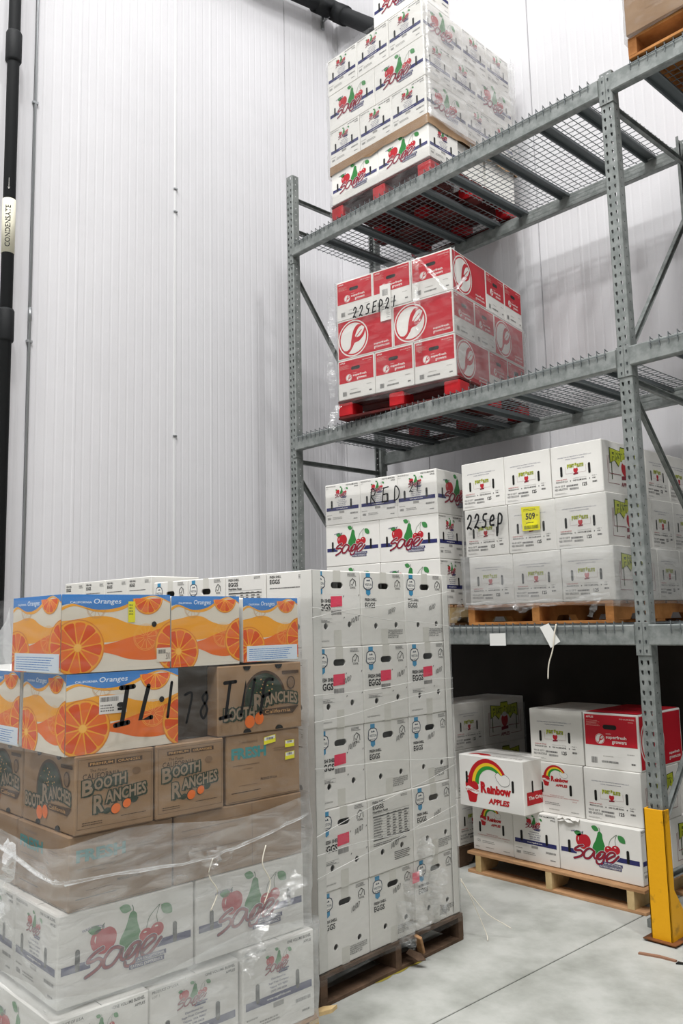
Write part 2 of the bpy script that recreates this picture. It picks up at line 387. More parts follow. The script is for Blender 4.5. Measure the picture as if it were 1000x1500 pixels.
def ff_logo(c, ox, oy, k, big=False):
    c.o = (ox, oy, k, k, 0); L0 = c.L       # 24 x 15 box
    ban = [(0, 6.5), (0, 13), (8.5, 12.2), (9, 14), (15, 14), (15.5, 12.2), (24, 13), (24, 6.5), (20, 8), (17, 5.6), (15.2, 8), (8.8, 8), (7, 5.6), (4, 8)]
    if big:
        c.poly([((x - 12) * 1.06 + 12, (y - 10) * 1.13 + 10) for x, y in ban], 'fgreen'); c.L += 1; c.poly(ban, 'yg'); c.L += 1
        c.rect(.5, -1, .7, 8, 'fgreen'); c.rect(22.8, -1, .7, 8, 'fgreen')
    for b, key in ((.085, 'fgreen'), (.02, 'yg')):
        c.L += 1
        c.text('F', .8, 7.2, 2.6, 5.2, key, b); c.text('IRST', 3.8, 8, 6.6, 4.4, key, b)
        c.text('F', 11, 8.6, 2.2, 4.4, key, b); c.text('RUITS', 13.6, 7.6, 9.2, 4.4, key, b)
    c.L += 1; apple(c, 12, 4.6, 6.4, 6.6, 'red'); c.L += 1; c.ell(12, 7.8, 2.2, 1.3, 'white', 12); c.poly([(8.8, 1.2), (15.2, 1.6), (15.2, 0), (8.8, -.6)], 'maroon')
    c.stroke([(8.4, 1.6), (-1.5, 1.6), (-1.5, 9.5)], .22 if not big else .35, 'maroon'); c.stroke([(15.6, 1.6), (25.5, 1.6), (25.5, 9.5)], .22 if not big else .35, 'maroon')
    c.o = (0, 0, 1, 1, 0); c.L = L0
def cv_ff_end():
    c = Cv(34, 30)
    c.text('DISTRIBUTED BY FIRSTFRUITS MARKETING, L.L.C.', 5, 22.4, 22.5, .6, 'navy'); c.text('YAKIMA, WASHINGTON 98908', 10, 21, 12.5, .6, 'navy')
    ff_logo(c, 10.6, 12.2, .5); c.slot(7, 14.6, 1.5, 6.2); c.slot(25.6, 14.6, 1.5, 6.2)
    c.text('PREMIUM APPLES', 3, 9.6, 7.5, .6, 'red', .01); c.text('PRODUCE OF U.S.A.', 3, 8.2, 8, .9, 'black', .02); c.text('ONE VOLUME BUSHEL', 14.5, 8.2, 9, .9, 'black', .02); c.text('CAP 1', 27, 9.6, 3, .6, 'black')
    c.ell(12.8, 8.6, .35, .35, 'black', 8); c.ell(25.4, 8.6, .35, .35, 'black', 8); c.text('100', 27.2, 8.2, 2, .8, 'black', .02); c.text('WASHINGTON EXTRA', 14.5, 9.7, 9, .5, 'lgrey')
    c.text('RED DELICIOUS', 2, 3.8, 8.6, 1.2, 'grey', .02); c.text('WA 33 1237 P', 2, 5.6, 7, 1.1, 'grey', .02); c.lines(10, 5.4, 9.5, 1.1, 1, 'grey', 4, .9); c.barcode(12, 3.4, 6, 1.2, 'grey', 3)
    c.text('125', 20.4, 4.8, 3.2, 2.0, 'black', .03); c.lines(27.2, 6, 3.6, 1.1, 1, 'black', 7, .9); c.lines(2, 1.6, 8, 1.0, 2, 'lgrey', 3, .4); return c
def cv_ff_long():
    c = Cv(48, 30); ff_logo(c, 8.5, 9, 1.28, True)
    c.stroke([(17, 5.5), (5.4, 5.5), (5.4, 21)], .35, 'maroon'); c.stroke([(31, 5.5), (43.5, 5.5), (43.5, 21)], .35, 'maroon'); c.L = 5; c.text('APPLES', 19, 4.4, 10, 2.4, 'maroon', .03); return c
def rainbow(c, ox, oy, k):
    c.o = (ox, oy, k, k, 0); L0 = c.L      # 36 x 26 box
    def band(r0, r1, key):
        out = [(17.5 + r0 * 1.0 * math.cos(math.radians(a)), 10 + r0 * .95 * math.sin(math.radians(a))) for a in range(24, 185, 8)]
        inn = [(17.5 + (r1 + 0.02 * (a - 20)) * math.cos(math.radians(a)) * (1 if a > 90 else 1), 10 + r1 * .95 * math.sin(math.radians(a))) for a in range(24, 185, 8)][::-1]
        c.poly(out + inn, key)
    def taper(o1, o2, i1, i2, key):
        P = []; Q = []
        for i in range(21):
            t = i / 20; a = math.radians(182 - t * 160)
            ro = o1 + (o2 - o1) * t; ri = i1 + (i2 - i1) * t; cx = 17.8 + 1.2 * t; cy = 9.5
            P.append((cx + ro * math.cos(a), cy + ro * math.sin(a))); Q.append((cx + ri * math.cos(a), cy + ri * math.sin(a)))
        c.poly(P + Q[::-1], key)
    taper(15.2, 14.2, 12, 12.5, 'rainred'); taper(12, 12.5, 9.6, 11.4, 'rainyel'); taper(9.6, 11.4, 6.6, 10, 'raingrn'); c.L += 1
    cl = smooth([(25, 13), (24, 15.4), (26, 17), (28.6, 15.6), (31, 16.4), (34, 15), (34.8, 12.4), (33, 10.4), (30, 9.8), (27.5, 10.6), (25, 13)], 4)
    c.poly(cl, 'white'); c.L += 1; c.stroke(cl, .25, 'grey')
    c.poly(smooth([(3, 11.4), (.6, 9.6), (.8, 6), (2.2, 2), (3.2, -1.2), (5.4, -1.6), (8.4, -1.2), (9.4, 2), (10.8, 6), (10, 9.4), (7, 10.6), (5.5, 9.8), (3, 11.4)], 4), 'rainred')
    c.stroke(smooth([(5.6, 10), (4.6, 11.8), (2.8, 12.8)]), .9, 'rainred'); c.L += 1
    c.poly(smooth([(-.6, 5.4), (2.5, 7.4), (6, 6.4), (9, 5.6), (11.8, 6.8), (11.8, 4.4), (9, 3.4), (6, 4), (2.5, 4.8), (-.6, 3.2)], 3), 'white'); c.L += 1
    c.text('WASHINGTON', .2, 4.6, 10.8, 1.4, 'rainred', .02)
    c.text('R', 12.4, 4.6, 4.8, 6.4, 'rainred', .06); c.text('ainbow', 17.1, 4.6, 18.3, 5.0, 'rainred', .06); c.text('APPLES', 18, -1, 15.5, 3.2, 'rainred', .05, shear=.2)
    c.o = (0, 0, 1, 1, 0); c.L = L0
def cv_rain_long():
    c = Cv(48, 29); rainbow(c, 4.4, 4.4, .98); c.slot(6, 16.4, 1.6, 6.8); c.slot(40.5, 14.6, 1.6, 6.6); return c
def cv_rain_end():
    c = Cv(32, 29); rainbow(c, 6.2, 16.2, .48); c.slot(6, 14.4, 1.5, 6.2); c.slot(24.4, 14.4, 1.5, 6.2)
    c.text('PACKED BY RAINBOW FRUIT CO., INC. YAKIMA, WASHINGTON', 4, 9.2, 25, .6, 'rainred'); c.text('U.S.A.', 25, 8, 3, .5, 'rainred'); c.text('PRODUCE OF U.S.A.', 11, 10.2, 9, .5, 'rainred')
    c.text('125', 3, 5.2, 3, 1.6, 'lgrey', .02); c.lines(7.5, 5, 11, 1.8, 2, 'lgrey', 3); c.lines(2, 2, 4, 1, 1, 'lgrey', 3); c.lines(10, 2.2, 8, 1, 1, 'scuff', 3); c.lines(24, 2, 6, 1, 1, 'lgrey', 3); return c
def cv_rain_top():
    c = Cv(48, 31); c.poly(smooth([(5, 3), (10, 6), (15, 4), (20, 6), (17, 9), (10, 10), (6, 8), (5, 3)], 4), 'rainred'); c.text('RAINBOW APPLES', 20, 4, 24, 3, 'scuff', .02); c.lines(6, 14, 36, 10, 5, 'scuff', 4, .3); return c
def cv_rain_side():
    c = Cv(32, 29); c.slot(9, 14.6, 1.5, 6.6); c.slot(24, 14.6, 1.5, 6.6); c.rect(3, 5, 26, 7, 'rainred'); c.L = 1; c.text('The Crisp One', 4.6, 7.2, 22, 2.6, 'white', .03); return c
def egg_common(c, tape=True, hx=16.8, hy=27.4):
    if tape: c.rect(14.2, 29, 5, 5, 'tapetint'); c.rect(14.2, 0, 5, 7.4, 'tapetint')
    c.L = 1
    c.rect(3.8, 23.6, 3.2, 9.8, 'eblue'); c.poly([(3.8, 23.7), (7, 23.7), (5.4, 22.8)], 'eblue')
    hexa = [(1.8, 27.2), (2.4, 30.8), (4, 31.6), (6.8, 31.6), (8.4, 30.8), (9, 29), (8.6, 26.6), (6.6, 25.4), (4.2, 25.4), (2.4, 26.2)]
    c.L = 2; c.poly(hexa, 'enavy'); c.L = 3; c.poly([((x - 5.4) * .86 + 5.4, (y - 28.6) * .86 + 28.6) for x, y in hexa], 'white'); c.L = 4
    c.text('WESTON', 2.9, 27.4, 5, 1.2, 'enavy', .02); c.poly([(4, 29.6), (4.8, 30.4), (5.4, 29.8), (6.2, 30.5), (6.9, 29.6)], 'enavy'); c.lines(3.6, 26.2, 3.6, .8, 1, 'enavy', 2)
    c.stroke([(25.6 + 0, 27.2), (25.8, 29.2), (27.6, 30.6), (29.6, 29.4), (29.8, 27.2)], .4, 'black'); c.stroke([(26.6, 28), (27.3, 27.4), (28.6, 29.4)], .35, 'black'); c.text('COOL', 25.8, 26, 3.8, .9, 'black', .02)
    c.lines(24, 31.6, 6.5, 1.8, 3, 'grey', 4); c.slot(hx, hy, 8.2, 2.8)
def cv_egg():
    c = Cv(33, 34); egg_common(c); c.text('FRESH SHELL', 2.8, 20.4, 8.6, 1.3, 'black', .03); c.text('EGGS', 2.8, 17.2, 7.4, 2.5, 'black', .02)
    c.round_hole(10.6, 8.8, 1.4); c.round_hole(26, 9, 1.4)
    for i, t in enumerate(('THIS EGG CARTON MUST BE', 'KEPT REFRIGERATED AT', '45 DEGREES F OR BELOW', 'DISPLAY CARTONS', 'FACE UP')): c.text(t, 19.4, 6.2 - i * .85, 11.4 if i < 3 else 8, .6, 'black', .01)
    return c
def cv_egg_pink():
    c = Cv(33, 34); egg_common(c); c.text('FRESH SHELL', 3.2, 19.6, 10.5, 1.6, 'black', .03); c.text('EGGS', 3.4, 16.0, 8.8, 3.0, 'black', .03)
    c.L = 5; c.poly([(12.2, 17.6), (20, 18), (20, 22.6), (12.4, 22.4)], 'pink'); c.L = 6; c.lines(16.4, 18.4, 3, .6, 1, 'dred', 3, .4); c.L = 1
    c.barcode(12.6, 14.2, 7, 2.2, 'grey', 5); c.stroke([(3, 10.8), (13, 10.8), (13, 12.4), (3, 12.4)], .1, 'grey', True); c.lines(3.4, 11, 8, 1.2, 2, 'grey', 3)
    for x, y in ((20.6, 21.8), (31.4, 22.4), (20.8, 12.2), (31.4, 13)): c.poly([(x, y), (x + .9, y + .9), (x + .3, y + 1)], 'black')
    c.round_hole(9, 9.2, 1.4); c.round_hole(25, 9.8, 1.4); c.text('KEEP REFRIGERATED', 2, 2.4, 9, .6, 'grey'); return c
def cv_egg_nut():
    c = Cv(33, 34); c.text('FRESH SHELL', 3, 31.4, 9, 1.2, 'black', .02); c.text('EGGS', 3, 28.8, 8, 2, 'black', .03); c.text('Nutrition Facts', 3, 27.2, 11, 1.1, 'black', .03); c.lines(24, 32, 6, 1.2, 2, 'grey', 3)
    c.stroke([(3, 15), (30, 15), (30, 26.8), (3, 26.8)], .12, 'grey', True)
    for i in range(9): c.rect(3, 15.6 + i * 1.2, 27, .1, 'grey'); c.lines(3.6, 15.75 + i * 1.2, 6.5, .8, 1, 'grey', i, .7); [c.rect(13 + k * 4.4, 15.85 + i * 1.2, 2 if (i + k) % 3 else 2.8, .55, 'grey') for k in range(4)]
    c.rect(3, 15, 27, .4, 'black'); c.rect(3, 25.4, 27, .35, 'black'); c.lines(3, 12.6, 27, 1.6, 2, 'grey', 7); c.round_hole(9.5, 9.2, 1.4); c.round_hole(24, 9.6, 1.4); c.lines(18, 4, 12.5, 4, 5, 'black', 5, .45); return c
def cv_egg_side():
    c = Cv(30, 34); c.text('FRESH SHELL', 2.5, 31.4, 8, 1.1, 'black', .02); c.text('EGGS', 2.5, 28.8, 7, 2, 'black', .03); c.lines(22, 30.6, 6, 2, 3, 'grey', 3); c.lines(2.5, 26.6, 25, .8, 1, 'grey', 3); c.round_hole(9.5, 9.2, 1.3); c.round_hole(21, 9.2, 1.3); c.lines(3, 3, 12, 3, 4, 'grey', 3); return c
def slice_(c, cx, cy, r, n=11, ph=0, half=False, ghost=False, sx=1.):
    L0 = c.L; a0, a1 = (182, 358) if half else (0, 360)
    E = lambda rr, key: c.ell(cx, cy, rr * sx, rr, key, 40, a0, a1)
    if ghost:
        for rr in (r, r * .9):
            c.stroke([(min(max(cx + rr * sx * math.cos(2 * math.pi * i / 28), 0), c.W), cy + rr * math.sin(2 * math.pi * i / 28)) for i in range(28)], .12, ghost, True)
        for i in range(n):
            a = 2 * math.pi * i / n + ph; c.stroke([(cx + r * sx * .15 * math.cos(a), cy + r * .15 * math.sin(a)), (cx + r * .85 * sx * math.cos(a), cy + r * .85 * math.sin(a))], .12, ghost)
        c.L = L0; return
    E(r, 'rim'); c.L += 1; E(r * .955, 'gold'); c.L += 1
    st = 2 * math.pi / n
    for i in range(n):
        a = i * st + ph
        if half:
            st = math.pi / 6
            if i > 5: break
            a = math.pi + i * st
        g = .07; P = []
        for rr, aa in ((.13, .5), (.5, .08), (.8, .05), (.88, .14), (.9, .5), (.88, .86), (.8, .95), (.5, .92)):
            t = a + st * aa; P.append((cx + r * sx * rr * math.cos(t), cy + r * rr * math.sin(t)))
        c.poly(smooth(P + [P[0]], 2), 'dorange' if i % 2 else 'orange')
    if not half: c.L += 1; E(r * .14, 'lgold')
    c.L = L0
def orange_face(W, end=False, label=False, u0=0., mirror=False):
    H = 26; c = Cv(W, H); w = W
    c.rect(0, 0, W, H, 'cream'); c.L = 1
    def wave(pts, key): c.poly(smooth([((x - u0) * w, (1 - y) * H) for x, y in pts], 5), key)
    def wv(top, bot, key):
        c.poly([((x - u0) * w, (1 - y) * H) for x, y in (smooth(top, 6) + smooth(bot, 6)[::-1])], key)
    wv([(0, .34), (.12, .32), (.3, .28), (.45, .3), (.6, .38), (.8, .42), (1, .33)], [(0, .52), (.12, .6), (.3, .62), (.45, .62), (.6, .58), (.8, .54), (1, .46)], 'gold')
    c.L = 2; wv([(0, .66), (.15, .64), (.3, .66), (.45, .63), (.6, .57), (.8, .5), (1, .42)], [(0, .84), (.15, .8), (.3, .74), (.45, .78), (.6, .85), (.8, .88), (1, .84)], 'orange')
    c.L = 3; wv([(-.05, .2), (.1, .12), (.3, .19), (.5, .17), (.7, .05), (.85, .02), (1.05, .12)], [(-.05, .25), (.1, .15), (.3, .225), (.5, .215), (.7, .09), (.85, .03), (1.05, .15)], 'gold')
    c.L = 4; c.poly([(0, H), (W, H)] + [((x - u0) * w, (1 - y) * H) for x, y in smooth([(1.0, .1), (.85, .01), (.7, .05), (.5, .17), (.3, .195), (.1, .12), (0, .14)], 6)], 'blue')
    c.L = 5; c.text('CALIFORNIA', (.07 if not end else .1) * w, H * .885, .19 * w, H * .028, 'lblue', .02)
    c.text('Oranges', (.27 if not end else .31) * w, H * .86, .25 * w, H * .085, 'lblue', .01, shear=.15)
    c.L = 6; slice_(c, .78 * w, H * .955, 5.8 if not end else 5.2, 11, 0, True); k = 9.4 if not end else 8.6
    slice_(c, (.14 if not end else .1) * w, H * (.32 if not end else .22), k, 12, .15)
    slice_(c, (1.08 if not end else 1.06) * w, H * (.3 if not end else .36), k, 12, .4)
    c.L = 3; slice_(c, .76 * w, H * .43, 4.6, 12, .1, ghost='lgold'); slice_(c, .3 * w, H * .82, 3.4, 10, .1, ghost='cream' if False else 'ltan')
    c.L = 10
    if label:
        c.rect(.06 * w, .3, .92 * w, 6.2, 'lblue'); c.L = 11
        c.lines(.1 * w, 1, .82 * w, 4.8, 6, 'blue', 6, .3)
    return c
def cv_or_long():
    c = orange_face(40); c.round_hole(7.6, 15.2, 1.2); c.round_hole(33.6, 15.6, 1.0); return c
def cv_or_long2(): c = orange_face(40); c.round_hole(7.6, 15.2, 1.2); c.round_hole(33.6, 15.6, 1.0); c.L = 14; c.rect(11, 12.4, 9.6, 6, 'white'); c.L = 15; c.barcode(11.5, 16.4, 6, 1.5, 'black', 5); c.lines(11.5, 13.2, 5, 2.6, 3, 'grey', 4); c.ell(18.6, 15, 1.5, .9, 'black', 10); c.rect(17.4, 13.2, 2.4, .9, 'black'); return c
def cv_or_end(): return orange_face(30, True)
def cv_or_end_label(): return orange_face(30, True, True)
def booth_words(c, ox, oy, k, stack=True):
    c.o = (ox, oy, k, k, .1); L0 = c.L
    for dx, dy, b, key in ((-.35, -.35, .06, 'bdark'), (.35, -.35, .06, 'bdark'), (.35, .3, .06, 'bdark'), (-.35, .3, .06, 'bdark'), (.6, -.6, .06, 'bdark'), (0, 0, .03, 'boothtan')):
        c.L += 1
        c.text('B', dx, 6.6 + dy, 3.8, 5.4, key, b); c.text('OOTH', 4.2 + dx, 7.6 + dy, 11.5, 4.2, key, b)
        c.text('R', 4.0 + dx, -.4 + dy, 3.8, 6.2, key, b); c.text('ANCHES', 8.2 + dx, 2 + dy, 15, 4.4, key, b)
    c.L += 1; c.ell(11.8, -.6, 1.9, 2, 'bdark', 16); c.ell(15.8, .2, 1.7, 1.8, 'bdark', 16); leaf(c, 17, .5, 3.4, 10, 'bdark'); leaf(c, 10.6, -.4, 3.4, 185, 'bdark')
    c.L += 1; c.ell(12, -.6, 1.7, 1.8, 'orange', 16); c.ell(16, .2, 1.5, 1.6, 'orange', 16); c.o = (0, 0, 1, 1, 0); c.L = L0
def cv_booth_end():
    c = Cv(28, 27); c.stroke([(1, 2), (27, 2), (27, 25.6), (1, 25.6)], .12, 'brownink', True)
    c.rect(4.4, 23.0, 9.2, 1.5, 'brownink'); c.rect(14.2, 23.0, 9.4, 1.5, 'brownink'); c.L = 1; c.text('PREMIUM', 5, 23.3, 8, .9, 'ltan', .01); c.text('ORANGES', 14.8, 23.3, 8, .9, 'ltan', .01); c.L = 0
    c.text('CALIFORNIA', 2.6, 18.6, 13, 2.0, 'brownink', .01); c.text('The Finest', 5, 21, 6, 1, 'brownink'); booth_words(c, 2.4, 6.6, .98)
    c.ell(21.5, 19.4, 1.6, 1.3, 'cardedge', 14); c.lines(2.6, 3, 7.5, 1.5, 2, 'brownink', 5, .35); c.lines(16, 4.2, 10, .6, 1, 'brownink', 5, .4); return c
def cv_booth_long():
    c = Cv(38, 26); c.ell(20.5, 12.2, 9.8, 11.2, 'brownink', 36, -10, 190); c.L = 1; c.ell(20.5, 12.2, 8.8, 10.2, 'bdark', 36, -10, 190); c.L = 2
    r = random.Random(3)
    for i in range(70): a = r.uniform(.1, 3.0); q = r.uniform(1, 8); c.ell(20.5 + q * math.cos(a), 12.2 + q * 1.1 * math.sin(a), .35, .3, 'dgreen' if i % 3 else 'ltan', 6) if i % 3 != 2 or q > 3 else None
    c.L = 4; booth_words(c, 3.2, 5.4, 1.28) if False else None
    c.o = (0, 0, 1, 1, 0)
    for dx, dy, b, key in ((-.4, -.4, .06, 'bdark'), (.4, -.4, .06, 'bdark'), (.4, .4, .06, 'bdark'), (-.4, .4, .06, 'bdark'), (.6, -.6, .06, 'bdark'), (0, 0, .03, 'boothtan')):
        c.L += 1; c.text('BOOTH', 2.4 + dx, 5.4 + dy, 13.4, 4.8, key, b); c.text('R', 15.6 + dx, 8.4 + dy, 4.4, 6.2, key, b); c.text('ANCHES', 20.2 + dx, 9.4 + dy, 15.6, 4.4, key, b, arc=.25)
    c.L += 1; c.poly([(18, 6.4), (33.5, 6), (36.4, 8.8), (20, 8.4)], 'brownink'); c.L += 1; c.text('California', 20.4, 6.7, 12, 1.4, 'ltan')
    c.ell(13.6, 4.4, 2.2, 2.4, 'orange', 18); c.ell(17.8, 5.2, 2, 2.3, 'orange', 18); c.ell(32.8, 18, 2, 2.6, 'brownink', 18); c.L += 1; c.ell(32.8, 18, 1.5, 2.1, 'cardedge', 16); c.rect(28.6, 21.6, 8, 1.2, 'brownink')
    c.dark = True
    for x in (12.5, 27):
        c.hole([(x + 1.7 * math.cos(math.radians(a)), 25.6 + 1.7 * math.sin(math.radians(a)) * -1) for a in range(0, 181, 20)])
        c.hole([(x + 1.7 * math.cos(math.radians(a)), .4 + 1.5 * math.sin(math.radians(a))) for a in range(0, 181, 20)])
    return c
def cv_fresh():
    c = Cv(38, 27); c.text('Tree-Ripened', 6, 23, 9.5, 1.5, 'cardedge', .01); c.text('FRESH', 2.4, 17.2, 17.5, 4.6, 'teal', .05); c.lines(3, 14.6, 16.5, .8, 1, 'cardedge', 3, .5); c.lines(8, 13, 6, .6, 1, 'cardedge', 4, .5)
    c.lines(2.4, 4, 16, .8, 1, 'brownink', 5, .4); c.text('PRODUCE OF U.S.A.', 17, 7.6, 8.5, 1, 'brownink', .02); c.lines(6, 6.6, 10, .6, 1, 'cardedge', 5, .4); c.lines(24, 18.6, 8, 1.8, 2, 'cardedge', 4, .35)
    c.stroke([(.8, .8), (37, .8)], .12, 'brownink'); return c
def cv_brown_plain():
    c = Cv(38, 24); c.lines(2, 18, 22, .8, 1, 'cardedge', 3, .4); c.lines(3, 10, 28, .8, 1, 'cardedge', 6, .3); c.lines(2, 15.6, 12, .6, 1, 'cardedge', 4, .4); c.rect(22, .5, .15, 23, 'cardedge'); c.rect(9, 19.6, 20, .12, 'cardedge'); return c
def cv_brown_faint():
    c = Cv(40, 30); c.text('PRODUCE', 15, 19, 14, 2.2, 'cardedge', .01); c.text('ONE 40 LB BOX', 14, 15, 16, 2.2, 'cardedge', .01); c.text('U.S.A.', 18, 11, 8, 2, 'cardedge', .01); c.stroke([(12, 9), (32, 9), (32, 23), (12, 23)], .15, 'cardedge', True); return c
def cv_blank(): return Cv(30, 30)

# ------------------------------------------------------------------ cartons
_BODY = {}
def carton_mesh(w, d, h, fF, fS, m, flap=True):
    key = (round(w, 3), round(d, 3), round(h, 3), fF, fS, m.name)
    if key in _BODY: return _BODY[key]
    mb = MB(); c = .004
    def face(o, ex, ey, en, W_, H_, cvn):
        holes = []
        if cvn:
            cv = canvas(cvn); sx = W_ / cv.W; sy = H_ / cv.H; holes = [[(x * sx, y * sy) for x, y in hl] for hl in cv.holes]
        P = lambda x, y, dn=0.: o + ex * x + ey * y + en * dn
        outer = [(c, c), (W_ - c, c), (W_ - c, H_ - c), (c, H_ - c)]
        loops = [[Vector((x, y, 0)) for x, y in outer]] + [[Vector((x, y, 0)) for x, y in hl] for hl in holes]
        flat = [(v.x, v.y) for L in loops for v in L]
        tri = tessellate_polygon(loops); mb.add([P(x, y) for x, y in flat], [list(t) for t in tri])
        for hl in holes:
            n = len(hl); mb.add([P(x, y) for x, y in hl] + [P(x, y, -.007) for x, y in hl], [[i, (i + 1) % n, n + (i + 1) % n, n + i] for i in range(n)])
    X, Y, Z = Vector((1, 0, 0)), Vector((0, 1, 0)), Vector((0, 0, 1)); hw, hd = w / 2, d / 2
    face(Vector((-hw, -hd, 0)), X, Z, -Y, w, h, fF); face(Vector((hw, -hd, 0)), Y, Z, X, d, h, fS)
    face(Vector((hw, hd, 0)), -X, Z, Y, w, h, None); face(Vector((-hw, hd, 0)), -Y, Z, -X, d, h, None)
    # lid of two flaps with a seam, bottom
    g = .0015
    if w >= d: face(Vector((-hw, -hd, h)), X, Y, Z, w, d / 2 + c - g, None); face(Vector((-hw, -c + g, h)), X, Y, Z, w, d / 2 + c - g, None)
    else: face(Vector((-hw, -hd, h)), X, Y, Z, w / 2 + c - g, d, None); face(Vector((-c + g, -hd, h)), X, Y, Z, w / 2 + c - g, d, None)
    face(Vector((-hw, hd, 0)), X, -Y, -Z, w, d, None)
    # inner dark lining sheet just below the flaps and chamfered edges
    def strip(a, b, e, f): mb.add([a, b, e, f], [[0, 1, 2, 3]])
    for sx in (-1, 1):
        for sy in (-1, 1):
            strip(Vector((sx * hw, sy * (hd - c), c)), Vector((sx * hw, sy * (hd - c), h - c)), Vector((sx * (hw - c), sy * hd, h - c)), Vector((sx * (hw - c), sy * hd, c)))
            for z, zc in ((0, c), (h, h - c)): mb.add([(sx * hw, sy * (hd - c), zc), (sx * (hw - c), sy * hd, zc), (sx * (hw - c), sy * (hd - c), z)], [[0, 1, 2]])
        for z, zc in ((0, c), (h, h - c)):
            strip(Vector((sx * hw, -hd + c, zc)), Vector((sx * hw, hd - c, zc)), Vector((sx * (hw - c), hd - c, z)), Vector((sx * (hw - c), -hd + c, z)))
            strip(Vector((-hw + c, sx * hd, zc)), Vector((hw - c, sx * hd, zc)), Vector((hw - c, sx * (hd - c), z)), Vector((-hw + c, sx * (hd - c), z)))
    me = bpy.data.meshes.new('carton'); me.from_pydata(mb.v, [], mb.f); me.materials.append(m)
    bm = bmesh.new(); bm.from_mesh(me); bmesh.ops.remove_doubles(bm, verts=bm.verts, dist=.0004); bmesh.ops.recalc_face_normals(bm, faces=bm.faces); bm.to_mesh(me); bm.free()
    _BODY[key] = me; return me
_PM = {}
def face_mtx(side, w, d, h, W_, H_, off=.0008):
    if side == 'F': R = Matrix(((1, 0, 0, -w / 2), (0, 0, -1, -d / 2 - off), (0, 1, 0, 0), (0, 0, 0, 1))); sx = w
    elif side == 'S': R = Matrix(((0, 0, 1, w / 2 + off), (1, 0, 0, -d / 2), (0, 1, 0, 0), (0, 0, 0, 1))); sx = d
    else: R = Matrix(((1, 0, 0, -w / 2), (0, 1, 0, -d / 2), (0, 0, 1, h + off), (0, 0, 0, 1))); sx = w; return R @ Matrix.Diagonal((w / (W_ / 100), d / (H_ / 100), 1, 1))
    return R @ Matrix.Diagonal((sx / (W_ / 100), h / (H_ / 100), 1, 1))
def add_print(box, side, cvn, name=None):
    cv = canvas(cvn)
    if not cv.v: return
    if cvn not in _PM: _PM[cvn] = cv.mesh(cvn + '_print')
    w, d, h = box['_d']
    o = link(name or {'F': 'front_print', 'S': 'side_print', 'T': 'top_print'}[side], _PM[cvn], box, mtx=face_mtx(side, w, d, h, cv.W, cv.H)); return o
def decal(box, side, cv, name, label=None, off=.003):
    """free canvas in cm measured from the lower-left corner of the face, not stretched"""
    w, d, h = box['_d']; W_ = (w if side in 'FT' else d) * 100; H_ = (h if side != 'T' else d) * 100
    o = link(name, cv.mesh(name), box, mtx=face_mtx(side, w, d, h, W_, H_, off))
    if label: o['label'] = label
    return o
class Load:
    def __init__(s, x, y, ang): s.T = Matrix.Translation((x, y, 0)) @ Matrix.Rotation(math.radians(ang), 4, 'Z'); s.ang = math.radians(ang)
    def pt(s, x, y, z): return s.T @ Vector((x, y, z))
def carton(L, x0, x1, y0, y1, z0, z1, fF, fS, label, group, name='apple_carton', cat='carton', m=None, jit=.4, top=None, gap=.0015):
    w, d, h = x1 - x0 - 2 * gap, y1 - y0 - 2 * gap, z1 - z0 - .001
    me = carton_mesh(w, d, h, fF, fS, m or M_CARTON)
    p = L.pt((x0 + x1) / 2, (y0 + y1) / 2, z0)
    o = link(name, me, None, p, L.ang + math.radians(random.uniform(-jit, jit)))
    o['_d'] = (w, d, h)
    if fF: add_print(o, 'F', fF)
    if fS: add_print(o, 'S', fS)
    if top: add_print(o, 'T', top)
    tag(o, label, cat, group); BOXES.append(o); return o
BOXES = []
# handwriting: strokes in a unit square
HW = {'2': [[(.1, .75), (.35, 1), (.7, .85), (.6, .5), (.1, .05), (.35, .12), (.8, 0)]], '1': [[(.5, 1), (.45, 0)]], '0': [[(.5, 1), (.1, .6), (.3, .05), (.8, .3), (.75, .85), (.5, 1)]], '7': [[(.1, .95), (.85, .95), (.4, 0)]],
      '/': [[(.75, 1.15), (.25, -.15)]], 'R': [[(.15, 0), (.2, 1), (.75, .85), (.6, .55), (.2, .5), (.85, 0)]], 'E': [[(.25, 1), (.15, 0)], [(.2, .97), (.95, 1.03)], [(.2, .52), (.8, .56)], [(.12, 0), (.85, .05)]], 'D': [[(.2, 0), (.2, 1), (.8, .7), (.75, .2), (.2, 0)]],
      'S': [[(.8, .95), (.3, .9), (.25, .6), (.7, .4), (.6, .05), (.1, .05)]], 'e': [[(.15, .4), (.75, .5), (.6, .8), (.2, .6), (.2, .15), (.8, .1)]], 'p': [[(.2, -.45), (.25, .8), (.8, .65), (.7, .2), (.25, .15)]], 'P': [[(.2, -.1), (.2, 1), (.8, .8), (.7, .45), (.2, .4)]],
      'I': [[(.1, 1), (.9, 1.02)], [(.5, 1), (.4, 0)], [(.0, -.03), (.8, .02)]], 'L': [[(.45, 1), (.15, .05), (.85, .1)]], '8': [[(.6, .95), (.25, .75), (.75, .35), (.45, .02), (.15, .3), (.7, .7), (.6, .95)]], 'N': [[(.1, 0), (.25, 1), (.65, .05), (.9, 1.05)]], 'F': [[(.9, 1), (.3, .92), (.15, 0)], [(.25, .5), (.75, .58)]]}
def write(c, t, x, y, w, h, th, key='black', slant=.1, rise=0., adv=1.0):
    for i, ch in enumerate(t):
        for st in HW.get(ch, []):
            sm = ch not in 'ILNE'
            P = [(x + (i * adv + u * .85) * w + v * h * slant, y + v * h + rise * (i * w)) for u, v in st]
            c.stroke(smooth(P, 5) if sm else P, th, key)
